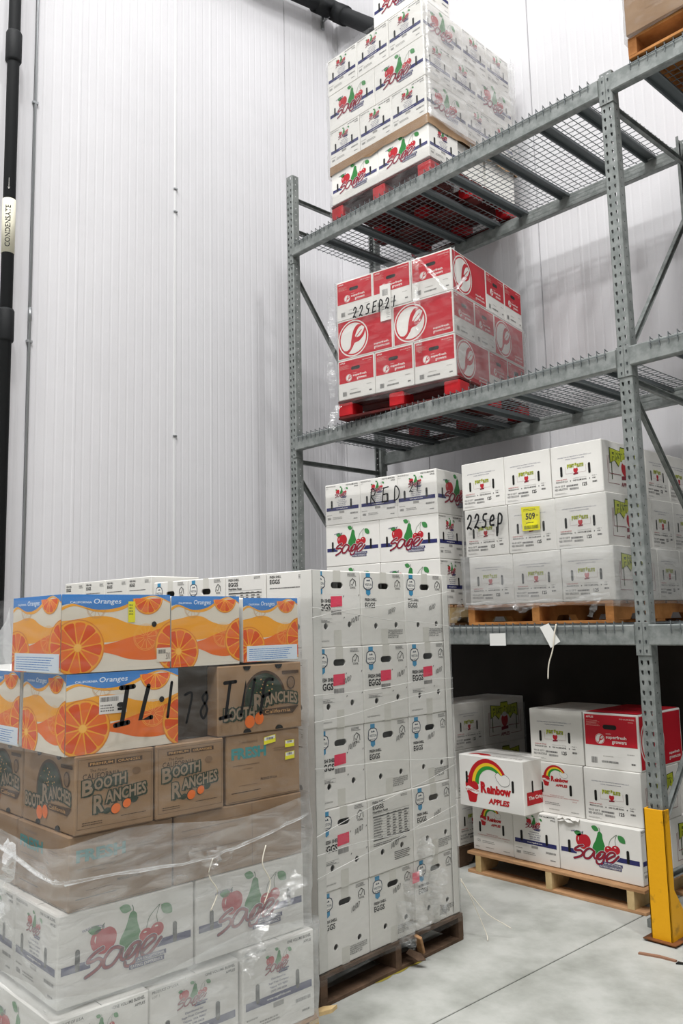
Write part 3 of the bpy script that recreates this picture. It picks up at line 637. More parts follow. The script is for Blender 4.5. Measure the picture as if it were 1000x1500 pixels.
# ================================================================== the room
XL, YB, XR, YF, ZC = -3.54, 1.30, 8.0, -10.5, 13.9
def struct(name, me, parent=None, loc=(0, 0, 0)):
    o = link(name, me, parent, loc)
    if parent is None: o['kind'] = 'structure'
    return o
# floor: slabs with recessed joints on a dark bed
mb = MB(); mb.box(XL - .1, XR + .1, YF - .1, YB + .1, -.3, -.07); floor = struct('floor', mb.mesh('floor_bed', M_FLOORD))
JX = [XL, -.222, 3.3, 6.8, XR]
JY = [YF, -6.2, -2.9, YB]
for i in range(len(JX) - 1):
    mb = MB()
    for j in range(len(JY) - 1):
        mb = MB(); g = .004; mb.box(JX[i] + g, JX[i + 1] - g, JY[j] + g, JY[j + 1] - g, -.1, 0, .003)
        link('floor_slab', mb.mesh('floor_slab', M_FLOOR), floor)
# ribbed insulated wall panels
def panel_mesh(w, h, key):
    prof = []; n = 17; p = w / n; prof.append((0.003, -.012)); prof.append((.006, 0))
    for i in range(1, n):
        x = i * p; big = (i == 12)
        if big: prof += [(x - .016, 0), (x - .008, .002), (x + .004, .002), (x + .012, 0)]
        else: prof += [(x - .011, 0), (x - .004, -.0011), (x + .004, -.0011), (x + .011, 0)]
    prof += [(w - .006, 0), (w - .003, -.012)]
    mb = MB(); vs = [(x, y, 0) for x, y in prof] + [(x, y, h) for x, y in prof]; k = len(prof)
    mb.add(vs, [[i, i + 1, k + i + 1, k + i] for i in range(k - 1)])
    return mb.mesh(key, M_WALL)
PW = 1.204; pm = panel_mesh(PW, ZC, 'wall_panel'); back = MB()
def wall(name, length, at, rz, phase):
    mb = MB(); mb.box(-.2, length + .2, -.15, -.015, 0, ZC); o = struct(name, mb.mesh(name, M_JOINT)); o.location = at; o.rotation_euler = (0, 0, rz)
    x = -phase
    while x < length - .01:
        if x > -PW + .05: link('wall_panel', pm, o, (x, 0, 0))
        x += PW
    return o
# local x runs along the wall, local +y is into the room
wall('wall_left', YB - YF, (XL, YB, 0), math.radians(-90), .533)
wall('wall_back', XR - XL, (XR, YB, 0), math.radians(180), .35)
mb = MB(); mb.box(XR, XR + .2, YF, YB, 0, ZC); struct('wall_right', mb.mesh('wall_right', M_DIM))
mb = MB(); mb.box(XL, XR, YF - .2, YF, 0, ZC); struct('wall_front', mb.mesh('wall_front', M_DIM))
mb = MB(); mb.box(XL, XR, YF, YB, ZC, ZC + .2); struct('ceiling', mb.mesh('ceiling', M_CEIL))
# dark sheet added along the back wall foot to keep the bay near-black
mb = MB(); mb.box(XL + .01, XR - .01, YB - .03, YB - .002, 0, 1.5, .002); struct('added_dark_sheet', mb.mesh('added_dark_sheet', mat('sheet_near_black', '2f2a26', .8, 0, var=.3, scale=2)))
# corner trim
mb = MB(); mb.box(XL, XL + .03, YB - .006, YB - .003, 0, ZC); mb.box(XL + .002, XL + .005, YB - .03, YB, 0, ZC); struct('trim_1', mb.mesh('trim_1', M_WALL))
# joint batten on the left wall (the double line at the panel joint)
SEAM_B = -.575; SEAM_A = -1.775
mb = MB(); mb.box(XL, XL + .006, SEAM_B - .011, SEAM_B + .011, 0, ZC, .002); struct('trim_2', mb.mesh('trim_2', mat('batten', 'dadadb', .35)))
for z in (5.2, 3.1, 5.0):
    mb = MB(); mb.box(XL + .004, XL + .016, SEAM_B - .018, SEAM_B + .018, z, z + .014, .002); link('clip', mb.mesh('clip', M_STEEL), bpy.data.objects['trim_2'])
# thin metal conduit along joint
r_ = empty('wall_conduit', (XL + .014, SEAM_A, 0)); tag(r_, 'thin bright metal conduit running up the white ribbed wall beside the black pipe', 'conduit')
mb = MB(); mb.tube([(0, 0, 0.02), (0, 0, ZC - .05)], .009, 10); link('pipe', mb.mesh('pipe', M_STEEL, True), r_)
for z in (1.2, 3.62, 5.45):
    mb = MB(); mb.box(-.014, .008, -.022, .022, z, z + .02, .002); link('clip', mb.mesh('clip', M_STEEL), r_)
mb = MB(); mb.tube([(0, 0, 3.78), (0, 0, 3.88)], .013, 10); link('coupling', mb.mesh('coupling', M_STEEL, True), r_)
# condensate pipe, vertical, by the left wall
PX, PY = XL + .13, -1.99
r_ = empty('drain_pipe', (PX, PY, 0)); tag(r_, 'black insulated vertical drain pipe at the left edge with a lettered band', 'pipe')
mb = MB(); mb.tube([(0, 0, .02), (0, 0, ZC - .02)], .042, 18); link('pipe_body', mb.mesh('pipe_body', M_BLACK, True), r_)
for z in (5.62, 3.55, 1.2):
    mb = MB(); mb.tube([(0, 0, z), (0, 0, z + .012), (0, 0, z + .215), (0, 0, z + .23)], [.05, .056, .056, .05], 18); link('coupling', mb.mesh('coupling', M_BLACK, True), r_)
mb = MB(); mb.box(-.13, 0, -.012, .012, 5.7, 5.73); link('bracket', mb.mesh('bracket', M_STEEL), r_)
mb = MB(); mb.tube([(0, 0, 4.18), (0, 0, 4.575)], .0445, 20); sl = link('pipe_label', mb.mesh('pipe_label', mat('label_cream', 'dcd8c4', .5), True), r_); sl['label'] = 'cream band reading CONDENSATE'
def wrap_text(t, r, z0, z1, hgt, ang, key, bold=.02):
    vs, fs = glyphs(t, bold); out = []
    for u, v in vs:
        a = ang - (v - .5) * hgt / r; out.append((r * math.cos(a), r * math.sin(a), z0 + u * (z1 - z0)))
    mb = MB(); mb.add(out, fs); return mb.mesh('lettering', ink(key))
va = math.atan2(-4.12 - PY, 2.2 - PX) - .12
link('lettering', wrap_text('CONDENSATE', .0462, 4.215, 4.52, .036, va, 'black', .01), sl)
a_ = MB()
for (p, q) in (((0, 4.72), (0, 4.64)), ((-.006, 4.652), (0, 4.638)), ((.006, 4.652), (0, 4.638))): a_.tube([(.0435 * math.cos(va + .0) + p[0] * -math.sin(va), .0435 * math.sin(va) + p[0] * math.cos(va), p[1]), (.0435 * math.cos(va) + q[0] * -math.sin(va), .0435 * math.sin(va), q[1])], .0012, 4)
link('arrow_mark', a_.mesh('arrow_mark', ink('white')), r_)
# upper pipe crossing near the corner
r_ = empty('overhead_pipe', (0, 0, 0)); tag(r_, 'black insulated pipe sloping along the top of the left wall behind the tall carton stack', 'pipe')
PZ = [(-3.42, -9.5, 7.3), (-3.42, -3.0, 7.4), (-3.42, .3, 7.54), (-3.42, .87, 7.63), (-3.42, 1.13, 7.665), (-3.35, 1.17, 7.60), (-2.85, 1.18, 7.15), (-2.3, 1.18, 6.64)]
mb = MB(); mb.tube(PZ, .075, 16); link('pipe_body', mb.mesh('pipe_body', M_BLACK, True), r_)
mb = MB(); mb.tube([(-3.42, .93, 7.637), (-3.42, 1.13, 7.665), (-3.37, 1.17, 7.62), (-3.25, 1.175, 7.51)], .092, 16); link('elbow', mb.mesh('elbow', M_BLACK, True), r_)
mb = MB(); mb.tube([(XL, 1.12, 7.58), (-3.42, 1.12, 7.585)], .012, 8); mb.tube([(XL + .012, 1.12, 7.5), (XL + .012, 1.12, 7.66)], .02, 8); link('hanger', mb.mesh('hanger', M_STEEL), r_)

# ================================================================== pallet rack
B0, B1, B2 = 1.445, 2.918, 4.493; BH = .106
BAY = 2.708; CW = .0765; FD = 1.0
def plate_module(w, h, holes):
    loops = [[Vector((0, 0, 0)), Vector((w, 0, 0)), Vector((w, h, 0)), Vector((0, h, 0))]] + [[Vector((x, y, 0)) for x, y in hl] for hl in holes]
    flat = [(v.x, v.y) for L in loops for v in L]; return flat, [list(t) for t in tessellate_polygon(loops)]
def tear(cx, cy, lean=.0015):
    P = [(-.0062, .009), (-.0045, .0118), (.0045, .0118), (.0062, .009), (.006, .001), (.0032, -.0095), (0, -.0115), (-.0032, -.0095), (-.006, .001)]
    return [(cx + x - (y * .12), cy + y) for x, y in P]
def circ(cx, cy, r, n=8): return [(cx + r * math.cos(2 * math.pi * i / n), cy + r * math.sin(2 * math.pi * i / n)) for i in range(n)]
def column_mesh(height, key):
    P = .0508; n = int(height // P); mb = MB(); ph = (hzoff % P)
    ff, ft = plate_module(CW - .008, P, [tear(.017, .0254), tear(.0515, .0254)]); sf, st = plate_module(.062, P, [circ(.03, .0254, .0042)])
    for k in range(n):
        z = k * P
        mb.add([(x + .004, 0, z + y) for x, y in ff], ft)
        for X in (0, CW): mb.add([(X, x + .004, z + y) for x, y in sf], st)
    H = n * P
    for x0, x1 in ((0, .004), (CW, CW - .004)): mb.add([(x0, .004, 0), (x0, .004, H), (x1, 0, H), (x1, 0, 0)], [[0, 1, 2, 3]])
    for x0, s in ((0, 1), (CW, -1)): mb.add([(x0, .066, 0), (x0, .066, H), (x0 + s * .02, .07, H), (x0 + s * .02, .07, 0)], [[0, 1, 2, 3]])
    me = mb.mesh(key, M_GALV); return me
hzoff = 0
def channel(mb, a, b, w=.034, dp=.022, t=.003, side=1):
    """C channel brace from a to b lying in the plane of the upright frame"""
    a, b = Vector(a), Vector(b); d = (b - a).normalized(); n = Vector((1, 0, 0)); u = d.cross(n).normalized()
    def q(p, i, j): return p + u * i + n * j
    for (i0, i1, j0, j1) in ((-w / 2, w / 2, -t / 2, t / 2), (-w / 2, -w / 2 + t, 0, dp), (w / 2 - t, w / 2, 0, dp)):
        vs = [q(p, i, j) for p in (a, b) for i in (i0, i1) for j in (j0, j1)]
        mb.add(vs, [(0, 1, 3, 2), (4, 6, 7, 5), (0, 4, 5, 1), (2, 3, 7, 6), (0, 2, 6, 4), (1, 5, 7, 3)])
def upright(x, height, label, braces, guard=False, top_mesh=None):
    r = empty('upright_frame', (x, 0, 0)); tag(r, label, 'rack upright', 'upright frames of the pallet rack')
    me = column_mesh(height, 'column_%d' % int(height * 100))
    link('column', me, r, (0, 0, .01)); c = link('column', me, r, (CW, FD, .01), math.pi)
    for a, b in braces:
        mb = MB(); channel(mb, (CW / 2, a[0], a[1]), (CW / 2, b[0], b[1])); link('brace', mb.mesh('brace', M_GALV), r)
    for y in (0, FD - .07):
        mb = MB(); mb.box(-.03, CW + .03, y - .035, y + .12, 0, .008, .002); link('foot_plate', mb.mesh('foot_plate', M_RUST), r)
    return r
HY0, HY1 = .06, FD - .06
u_left = upright(-BAY - CW, 5.22, 'tall galvanised upright frame at the left end of the rack, rising above the top beam',
    [((HY0, 5.0), (HY1, 5.0)), ((HY0, 4.73), (HY1, 4.73)), ((HY0, 4.33), (HY1, 3.15)), ((HY0, 2.84), (HY1, 2.84)), ((HY0, 2.7), (HY1, 1.6)), ((HY0, 1.4), (HY1, 1.4)), ((HY0, .3), (HY1, .3)), ((HY0, 1.3), (HY1, .4))])
u_mid = upright(0, 4.63, 'galvanised upright frame in the middle of the rack with the yellow guard at its foot',
    [((HY0, 4.43), (HY1, 4.43)), ((HY0, 3.04), (HY1, 4.12)), ((HY0, 2.85), (HY1, 2.82)), ((HY0, 2.77), (HY1, 1.8)), ((HY0, 1.52), (HY1, 1.52)), ((HY0, .56), (HY1, 1.44)), ((HY0, .3), (HY1, .3))])
u_right = upright(BAY + CW, 4.63, 'galvanised upright frame at the right end of the rack beyond the picture edge', [((HY0, 4.43), (HY1, 4.43)), ((HY0, 3.04), (HY1, 4.12)), ((HY0, 2.85), (HY1, 2.85)), ((HY0, 2.77), (HY1, 1.8)), ((HY0, 1.44), (HY1, .5))])
# beams with end connectors
def beam_mesh():
    mb = MB(); L = BAY - .004; c = .006
    prof = [(-.02, c), (-.02 + c, 0), (.026, 0), (.03, .004), (.03, BH - .03), (.012, BH - .03), (.012, BH - .004), (.008, BH), (-.02 + c, BH), (-.02, BH - c)]
    n = len(prof); vs = [(x, y, z) for x in (.002, .002 + L) for y, z in prof]
    fs = [[i, (i + 1) % n, n + (i + 1) % n, n + i] for i in range(n)] + [list(range(n)), list(range(n, 2 * n))]
    mb.add(vs, fs); return mb.mesh('beam_bar', M_GALV)
BEAM = beam_mesh()
def conn_mesh(sgn):
    """end plate: local x=0 at the bay edge of the column; plate reaches over half the column face"""
    mb = MB(); w = CW / 2 - .0008; z0, z1 = -.052, BH + .012
    xs = sorted((0, sgn * w)); mb.box(xs[0], xs[1], -.0065, -.0025, z0, z1, .001)
    x2 = sorted((0, -sgn * .0035)); mb.box(x2[0], x2[1], -.0065, .05, z0, z1, .001)
    mb.cur = 1
    for z in (BH - .02, .018, -.03):
        for dx in (.017,):
            xx = sgn * (dx + (.004 if sgn > 0 else .004))
            P = [(xx + a, z + b) for a, b in ((-.004, .008), (.004, .008), (.005, .002), (.0015, -.009), (-.0015, -.009), (-.005, .002))]
            mb.add([(x, -.0085, q) for x, q in P] + [(x, -.006, q) for x, q in P], [list(range(6))] + [[i, (i + 1) % 6, 6 + (i + 1) % 6, 6 + i] for i in range(6)])
    return mb.mesh('end_connector', [M_GALV, mat('pin_dark', '3b3f41', .6, .3)])
CL, CR = conn_mesh(-1), conn_mesh(1)
LV = {0: 'lowest', 1: 'middle', 2: 'top'}
def beam(x0, z, rear, label):
    r = empty('load_beam', (x0, FD if rear else 0, z), 0); tag(r, label, 'rack beam', 'load beams of the pallet rack')
    if rear: r.location = (x0 + BAY, FD, z); r.rotation_euler = (0, 0, math.pi)
    link('beam_bar', BEAM, r); link('end_connector', CL, r); link('end_connector', CR, r, (BAY, 0, 0)); return r
for bx, bn in ((-BAY, 'left'), (CW, 'right')):
    for i, z in enumerate((B0, B1, B2)):
        for rear in (False, True):
            beam(bx, z, rear, 'galvanised %s beam, %s level of the %s-hand rack bay' % ('rear' if rear else 'front', LV[i], bn))
# wire decks
def deck(x0, x1, z, label, sup):
    r = empty('wire_deck', (x0, 0, z)); tag(r, label, 'wire deck', 'wire mesh decks lying on the rack beams')
    w = x1 - x0; zt = BH + .006; mb = MB(); P = .0494; n = int(w / P); R = .0026; off = (w - (n - 1) * P) / 2
    for i in range(n):
        x = off + i * P; mb.tube([(x, -.024, zt - .05), (x, -.024, zt + .012), (x, -.012, zt + .004), (x, .05, zt), (x, FD - .03, zt), (x, FD + .006, zt + .01), (x, FD + .031, zt + .008), (x, FD + .031, zt - .04)], R, 4)
    for y, zz in [(-.028, zt - .022), (FD + .034, zt - .02)] + [(.03 + k * .0494, zt - .004) for k in range(20)]: mb.tube([(off - .01, y, zz), (w - off + .01, y, zz)], R, 4)
    tag(link('wire_grid', mb.mesh('wire_grid', M_GALVD), r), None, None, kind='stuff')
    for s in sup:
        m2 = MB(); x = s - x0; zb = BH - .03; t = .003
        m2.box(x - .032, x - .032 + t, .014, FD - .014, zb, zb + .026); m2.box(x + .032 - t, x + .032, .014, FD - .014, zb, zb + .026); m2.box(x - .032, x + .032, .014, FD - .014, zb + .024, zb + .027)
        m2.box(x - .042, x - .03, .014, FD - .014, zb, zb + .003); m2.box(x + .03, x + .042, .014, FD - .014, zb, zb + .003)
        link('support_channel', m2.mesh('support_channel', M_GALVD), r)
for i, z in enumerate((B0, B1, B2)):
    deck(-BAY + .02, -1.345, z, 'wire mesh deck on the %s level, left half of the left rack bay' % LV[i], (-2.44, -2.13, -1.78, -1.44))
    deck(-1.325, -.03, z, 'wire mesh deck on the %s level, right half of the left rack bay' % LV[i], (-1.19, -.84, -.45, -.19))
    deck(CW + .09, 1.42, z, 'wire mesh deck on the %s level, just right of the middle upright' % LV[i], (.24, .55, .9, 1.28))
    deck(1.44, CW + BAY - .02, z, 'wire mesh deck on the %s level at the far right of the rack' % LV[i], (1.6, 1.95, 2.3, 2.62))
S0, S1, S2 = B0 + BH + .009, B1 + BH + .009, B2 + BH + .009
# yellow column guard
g = empty('column_guard', (0, 0, 0)); tag(g, 'scuffed yellow steel guard around the foot of the middle upright', 'column guard')
GZ = .635; mb = MB()
mb.box(-.016, CW + .016, -.02, -.012, .012, GZ, .002); mb.box(-.016, -.008, -.02, .035, .012, GZ, .002); mb.box(CW + .008, CW + .016, -.02, .035, .012, GZ, .002)
link('shield', mb.mesh('shield', M_YEL), g)
for x in (CW + .008, -.014):
    mb = MB(); mb.prism([(.035, .012), (.19, .012), (.19, .04), (.035, .25)], x, x + .006, tf=lambda v: (v[2], v[0], v[1])); link('gusset', mb.mesh('gusset', M_YEL), g)
mb = MB(); mb.box(-.05, CW + .045, -.045, .21, .0085, .0155, .002); link('base_plate', mb.mesh('base_plate', M_RUST), g)
mb = MB(); mb.prism([(-.06, 0), (.0, 0), (.0, .05), (-.03, .055), (-.06, .04)], 0, .05, tf=lambda v: (v[0] - .062, v[2] + .14, v[1])); tag(link('post_shim', mb.mesh('post_shim', M_GALV)), 'small grey metal block on the floor left of the yellow guard', 'metal block')

# ================================================================== pallets
def pallet(L, x0, x1, y0, y1, z0, z1, axis, m_deck, m_str, label, sw=.038, nd=7, bottom=3, cat='pallet', name='wood_pallet', group=None, m_bot=None, inset=0.):
    r = empty(name, L.pt((x0 + x1) / 2, (y0 + y1) / 2, z0), L.ang); tag(r, label, cat, group)
    w, d, h = x1 - x0, y1 - y0, z1 - z0 - .001
    t = .017; rnd = random.Random(int(abs(x0 * 100) + abs(z0) * 77))
    a, b = (w, d) if axis == 'Y' else (d, w)      # a: across the stringers, b: along them
    def bx(mb, u0, u1, v0, v1, q0, q1, c=.002):
        if axis == 'Y': mb.box(u0, u1, v0, v1, q0, q1, c)
        else: mb.box(v0, v1, u0, u1, q0, q1, c)
    dw = b / nd
    for k in range(nd):
        v0 = -b / 2 + k * dw + .012 * (k > 0); v1 = -b / 2 + (k + 1) * dw - .012 * (k < nd - 1)
        mb = MB(); bx(mb, -a / 2, a / 2, v0, v1, h - t, h); link('deck_board', mb.mesh('deck_board', m_deck), r)
    for k in range(3):
        u = -a / 2 + inset + sw / 2 + k * (a - sw - 2 * inset) / 2; mb = MB()
        if name == 'wood_pallet' and sw < .06:
            zb, zt = t, h - t; P = [(-b / 2, zb), (-b / 2 + .16 * b, zb), (-b / 2 + .19 * b, zb + .035), (-b / 2 + .36 * b, zb + .035), (-b / 2 + .39 * b, zb), (b / 2 - .39 * b, zb), (b / 2 - .36 * b, zb + .035), (b / 2 - .19 * b, zb + .035), (b / 2 - .16 * b, zb), (b / 2, zb), (b / 2, zt), (-b / 2, zt)]
            mb.prism(P, u - sw / 2, u + sw / 2, tf=(lambda v: (v[2], v[0], v[1])) if axis == 'Y' else (lambda v: (v[0], v[2], v[1])))
            link('stringer', mb.mesh('stringer', m_str), r)
        else:
            for j in range(3):
                v = -b / 2 + .07 + j * (b - .14) / 2; mb = MB(); bx(mb, u - sw / 2, u + sw / 2, v - .07, v + .07, t, h - t, .008); link('block', mb.mesh('block', m_str), r)
    for k in range(bottom):
        v = -b / 2 + .05 + k * (b - .1) / (bottom - 1); mb = MB(); bx(mb, -a / 2, a / 2, v - .05, v + .05, 0, t); link('bottom_board', mb.mesh('bottom_board', m_bot or m_deck), r)
    return r
# ================================================================== stretch film
def film(L, x0, x1, y0, y1, z0, z1, mt, label, off=.008, amp=.006, seed=1, res=.04, sides='FS', ext=None, group=None, flare=0.):
    """film sheet hugging the load: the F (-y) and S (+x) faces, returning a little round the far corners; real ridged folds"""
    r = random.Random(seed); ph = [r.uniform(0, 6.3) for _ in range(8)]
    x0 -= off; x1 += off; y0 -= off; y1 += off; c = .012
    path = [(x0, min(y1, y0 + .22)), (x0, y0 + c), (x0 + c, y0)] if 'B' not in sides else [(x0, y1), (x0, y0 + c), (x0 + c, y0)]
    path += [(x1 - c, y0), (x1, y0 + c), (x1, y1 - c), (x1 - c, y1), (x1 - .2, y1)]
    pts = []
    for i in range(len(path) - 1):
        a, b = path[i], path[i + 1]; n = max(1, int(math.hypot(b[0] - a[0], b[1] - a[1]) / res))
        for k in range(n): pts.append((a[0] + (b[0] - a[0]) * k / n, a[1] + (b[1] - a[1]) * k / n))
    pts.append(path[-1]); nz = max(2, int((z1 - z0) / res)); mb = MB(); vs = []; s = 0; cx, cy = (x0 + x1) / 2, (y0 + y1) / 2
    S = [0.]
    for i in range(1, len(pts)): S.append(S[-1] + math.hypot(pts[i][0] - pts[i - 1][0], pts[i][1] - pts[i - 1][1]))
    for j in range(nz + 1):
        v = j / nz; z = z0 + (z1 - z0) * v
        for i, (x, y) in enumerate(pts):
            u = S[i]
            w = (math.sin(u * 9 + z * 13 + ph[0]) + .6 * math.sin(u * 23 - z * 31 + ph[1]) + .5 * math.sin(z * 60 + u * 5 + ph[2]) + .5 * abs(math.sin(u * 5 - z * 9 + ph[3])) * 2 - .5)
            nx = 1 if x >= x1 - 1e-6 else (-1 if x <= x0 + 1e-6 else 0); ny = -1 if y <= y0 + 1e-6 else (1 if y >= y1 - 1e-6 else 0)
            e = amp * (w * .4 + .4); e = max(e, -off * .4)
            if flare and v < .12: e += flare * (1 - v / .12)
            zz = z + (0 if 0 < j < nz else amp * 1.6 * math.sin(u * 7 + ph[4 + (j > 0)]))
            p = L.pt(x + nx * e, y + ny * e, zz); vs.append(p)
    n = len(pts)
    if ext:
        pass
    o0 = L.pt(cx, cy, z0)
    mb.add([v - o0 for v in vs], [[j * n + i, j * n + i + 1, (j + 1) * n + i + 1, (j + 1) * n + i] for j in range(nz) for i in range(n - 1)])
    o = link('stretch_film', mb.mesh('stretch_film', mt, True), None, o0); tag(o, label, 'stretch film', group); return o
def strand(name, pts, r, mt, label, cat, parent=None, n=5):
    q_ = []
    A3 = [Vector(pts[0])] + [Vector(p) for p in pts] + [Vector(pts[-1])]
    for i in range(1, len(A3) - 2):
        for k in range(5):
            t = k / 5; a, b, c_, d = A3[i - 1], A3[i], A3[i + 1], A3[i + 2]; q_.append(.5 * (2 * b + (c_ - a) * t + (2 * a - 5 * b + 4 * c_ - d) * t * t + (3 * b - a - 3 * c_ + d) * t ** 3))
    pts = q_ + [Vector(pts[-1])]
    o0 = Vector(pts[0]) if parent is None else Vector((0, 0, 0)); mb = MB(); mb.tube([Vector(p) - o0 for p in pts], r, n)
    o = link(name, mb.mesh(name, mt, True), parent, o0 if parent is None else (0, 0, 0)); 
    if parent is None: tag(o, label, cat)
    elif label: o['label'] = label
    return o
def ribbon(L, pts, w, mt, name, label, cat=None, parent=None, twist=.4, seed=3):
    """crumpled strip of film through points in load space"""
    r = random.Random(seed); P = [Vector(p) for p in pts]; Q = []
    for i in range(len(P) - 1):
        for k in range(5): Q.append(P[i].lerp(P[i + 1], k / 5) + Vector([r.uniform(-1, 1) * w * .08 for _ in range(3)]))
    Q.append(P[-1]); vs = []; m = 4
    for i, p in enumerate(Q):
        d = (Q[min(i + 1, len(Q) - 1)] - Q[max(i - 1, 0)]).normalized(); side = d.cross(Vector((.5, -.8, .1))).normalized(); a = twist * math.sin(i * .9 + seed)
        ww = w * (1 + .35 * math.sin(i * 1.3 + seed))
        for k in range(m + 1):
            u = k / m - .5; q = p + side * (u * ww) + Vector((.35, -.9, 0)).normalized() * (.25 * ww * math.sin(k * 2.2 + i * .7 + seed) * (.4 + a * .3)); vs.append(L.pt(*q))
    mb = MB(); o0 = vs[0].copy() if parent is None else Vector((0, 0, 0)); k = m + 1
    mb.add([v - o0 for v in vs], [[i * k + j, i * k + j + 1, (i + 1) * k + j + 1, (i + 1) * k + j] for i in range(len(Q) - 1) for j in range(m)])
    if parent is not None: 
        pm_ = parent.matrix_basis.inverted(); mb.v = [tuple(pm_ @ Vector(v)) for v in mb.v]
    o = link(name, mb.mesh(name, mt, True), parent, o0 if parent is None else (0, 0, 0))
    if parent is None: tag(o, label, cat)
    elif label: o['label'] = label
    return o
BARE = Load(0, 0, 0)
ORD = ['top', 'second from top', 'third from top', 'fourth from top', 'bottom']
def pin(L, a, D, z0, h, rows, kinds, gname, where, nm, mt=None):
    """rows from the bottom up. 'E' = three carton ends in front with a long carton behind at the side, 'G' = two long cartons in front.  corner of the load = (0,0)"""
    cols3 = ('left', 'middle', 'right'); out = []; hid = []
    l, w3 = a / 2, a / 3; N = len(rows)
    for i, (kind, off) in enumerate(rows):
        z = z0 + i * h; t = ORD[N - 1 - i] if N < 5 else ORD[N - 1 - i]
        kE, kL = kinds; ox = off
        if N == 3: t = ('bottom', 'middle', 'top')[i]
        if kind == 'E':
            for c in range(3):
                out.append(carton(L, -a + c * w3 + ox, -a + (c + 1) * w3 + ox, 0, l, z, z + h, kE, kL if c == 2 else None, '%s carton end, %s row, %s column, %s' % (nm, t, cols3[c], where), gname, m=mt))
            e = (D - l) / 2
            for c in range(2): hid.append(carton(L, -a + ox, -l + ox, l + c * e, l + (c + 1) * e, z, z + h, None, None, 'plain back carton %s, out of sight behind the front rows' % where, gname + ', back ones', m=mt))
            for c in range(2): out.append(carton(L, -l + ox, ox, l + c * e, l + (c + 1) * e, z, z + h, None, kE, '%s carton, %s row, right side, %s, %s' % (nm, t, ('behind the front one', 'rearmost')[c], where), gname, m=mt))
        else:
            e = (D - l) / 2
            for c in range(2): out.append(carton(L, -a + c * l + ox, -a + (c + 1) * l + ox, 0, e, z, z + h, kL, kE if c == 1 else None, '%s carton, long side out, %s row, %s half, %s' % (nm, t, ('left', 'right')[c], where), gname, m=mt))
            hid.append(carton(L, -a + ox, -l + ox, e, 2 * e, z, z + h, None, None, 'plain back carton %s, out of sight behind the front rows' % where, gname + ', back ones', m=mt))
            hid.append(carton(L, -a + ox, -w3 + ox, 2 * e, D, z, z + h, None, None, 'plain back carton %s, out of sight behind the front rows' % where, gname + ', back ones', m=mt))
            out.append(carton(L, -l + ox, ox, e, 2 * e, z, z + h, None, kE, '%s carton, %s row, second back on the right side, %s' % (nm, t, where), gname, m=mt))
            out.append(carton(L, -w3 + ox, ox, 2 * e, D, z, z + h, None, kL, '%s carton, %s row, rearmost on right side, %s' % (nm, t, where), gname, m=mt))
    return out
# ---------------------------------------------------------------- A: red cartons on the middle shelf
LA = Load(-1.165, .07, 10.2)
bx = pin(LA, .962, 1.065, S1 + .135, .294, [('E', 0), ('G', 0), ('E', 0)], ('sf_end', 'sf_long'), 'red and white apple cartons on the red pallet', 'middle shelf load', 'red apple')
pallet(LA, -.965, .02, .0, 1.07, S1, S1 + .134, 'Y', mat('red_board_shaded', '5a1512', .7, 0, col2='3a100e', scale=6), M_REDW, 'red painted pallet under the red and white cartons on the middle shelf', sw=.12, nd=7, name='block_pallet')  # deck and bottom boards coloured dark for the shade under the load
ZA = S1 + .135
film(LA, -.962, 0, 0, 1.065, ZA - .05, ZA + .60, F_LIGHT, 'clear stretch film round the red and white cartons on the middle shelf', seed=2)
film(LA, -.0, .0, .02, 1.065, ZA + .02, ZA + .57, F_MED, 'milky stretch film over the right side of the red and white cartons', off=.014, seed=5)
fo = film(LA, -.962, -.0, 0, .03, ZA + .56, ZA + .90, F_LIGHT, 'clear film band with the date 22 SEP 21 over the top row of red cartons', off=.01, seed=6)
c = Cv(60, 20); c.clipon = False; write(c, '22SEP21', 0, 0, 4.1, 7.4, 1.0, 'black', .12, .0, 1.35)
me = c.mesh('handwriting'); o = link('handwriting', me, fo); o.matrix_local = fo.matrix_basis.inverted() @ (LA.T @ Matrix.Translation((-.80, -.026, ZA + .575)) @ Matrix(((1, 0, 0, 0), (0, 0, -1, 0), (0, 1, 0, 0), (0, 0, 0, 1))))
o['label'] = 'black handwritten 22 SEP 21'
# white docket stickers
c = Cv(10, 26); c.rect(0, 0, 9, 26, 'white'); c.L = 1; c.barcode(2, 18, 4.6, 4.6, 'grey', 5); c.lines(1.5, 8, 6, 6, 3, 'grey', 4, .25); c.lines(5, 2, 3.4, 4, 3, 'black', 4, .25)
m_ = c.mesh('sticker'); tb = bx[-4]
o = link('sticker', m_, bx[12] if len(bx) > 12 else tb); o.matrix_local = bx[12].matrix_basis.inverted() @ (LA.T @ Matrix.Translation((-.575, -.007, ZA + .50)) @ Matrix(((1, 0, 0, 0), (0, 0, -1, 0), (0, 1, 0, 0), (0, 0, 0, 1)))); o['label'] = 'long white docket sticker with a barcode'
ribbon(LA, [(-.30, -.03, ZA + .78), (-.27, -.05, ZA + .86), (-.24, -.05, ZA + .82), (-.26, -.04, ZA + .66), (-.25, -.05, ZA + .5), (-.255, -.05, ZA + .38), (-.25, -.03, ZA + .20)], .035, F_LOOSE, 'film_tail', 'crumpled clear film tail hanging down the front of the red cartons', 'film scrap')
ribbon(LA, [(-.24, -.045, ZA + .86), (-.13, -.03, ZA + .72), (-.03, -.02, ZA + .57), (.02, .02, ZA + .60), (.035, .12, ZA + .70)], .02, F_LOOSE, 'film_tail', 'thin film strand arching from the front to the right side of the red cartons', 'film scrap', seed=8)
ribbon(LA, [(-.95, -.04, ZA + .84), (-.99, -.03, ZA + .66), (-.98, -.04, ZA + .45), (-1.0, -.04, ZA + .33), (-.99, -.03, ZA + .02)], .05, F_LOOSE, 'film_tail', 'loose clear film bulging off the left edge of the red cartons', 'film scrap', seed=4)
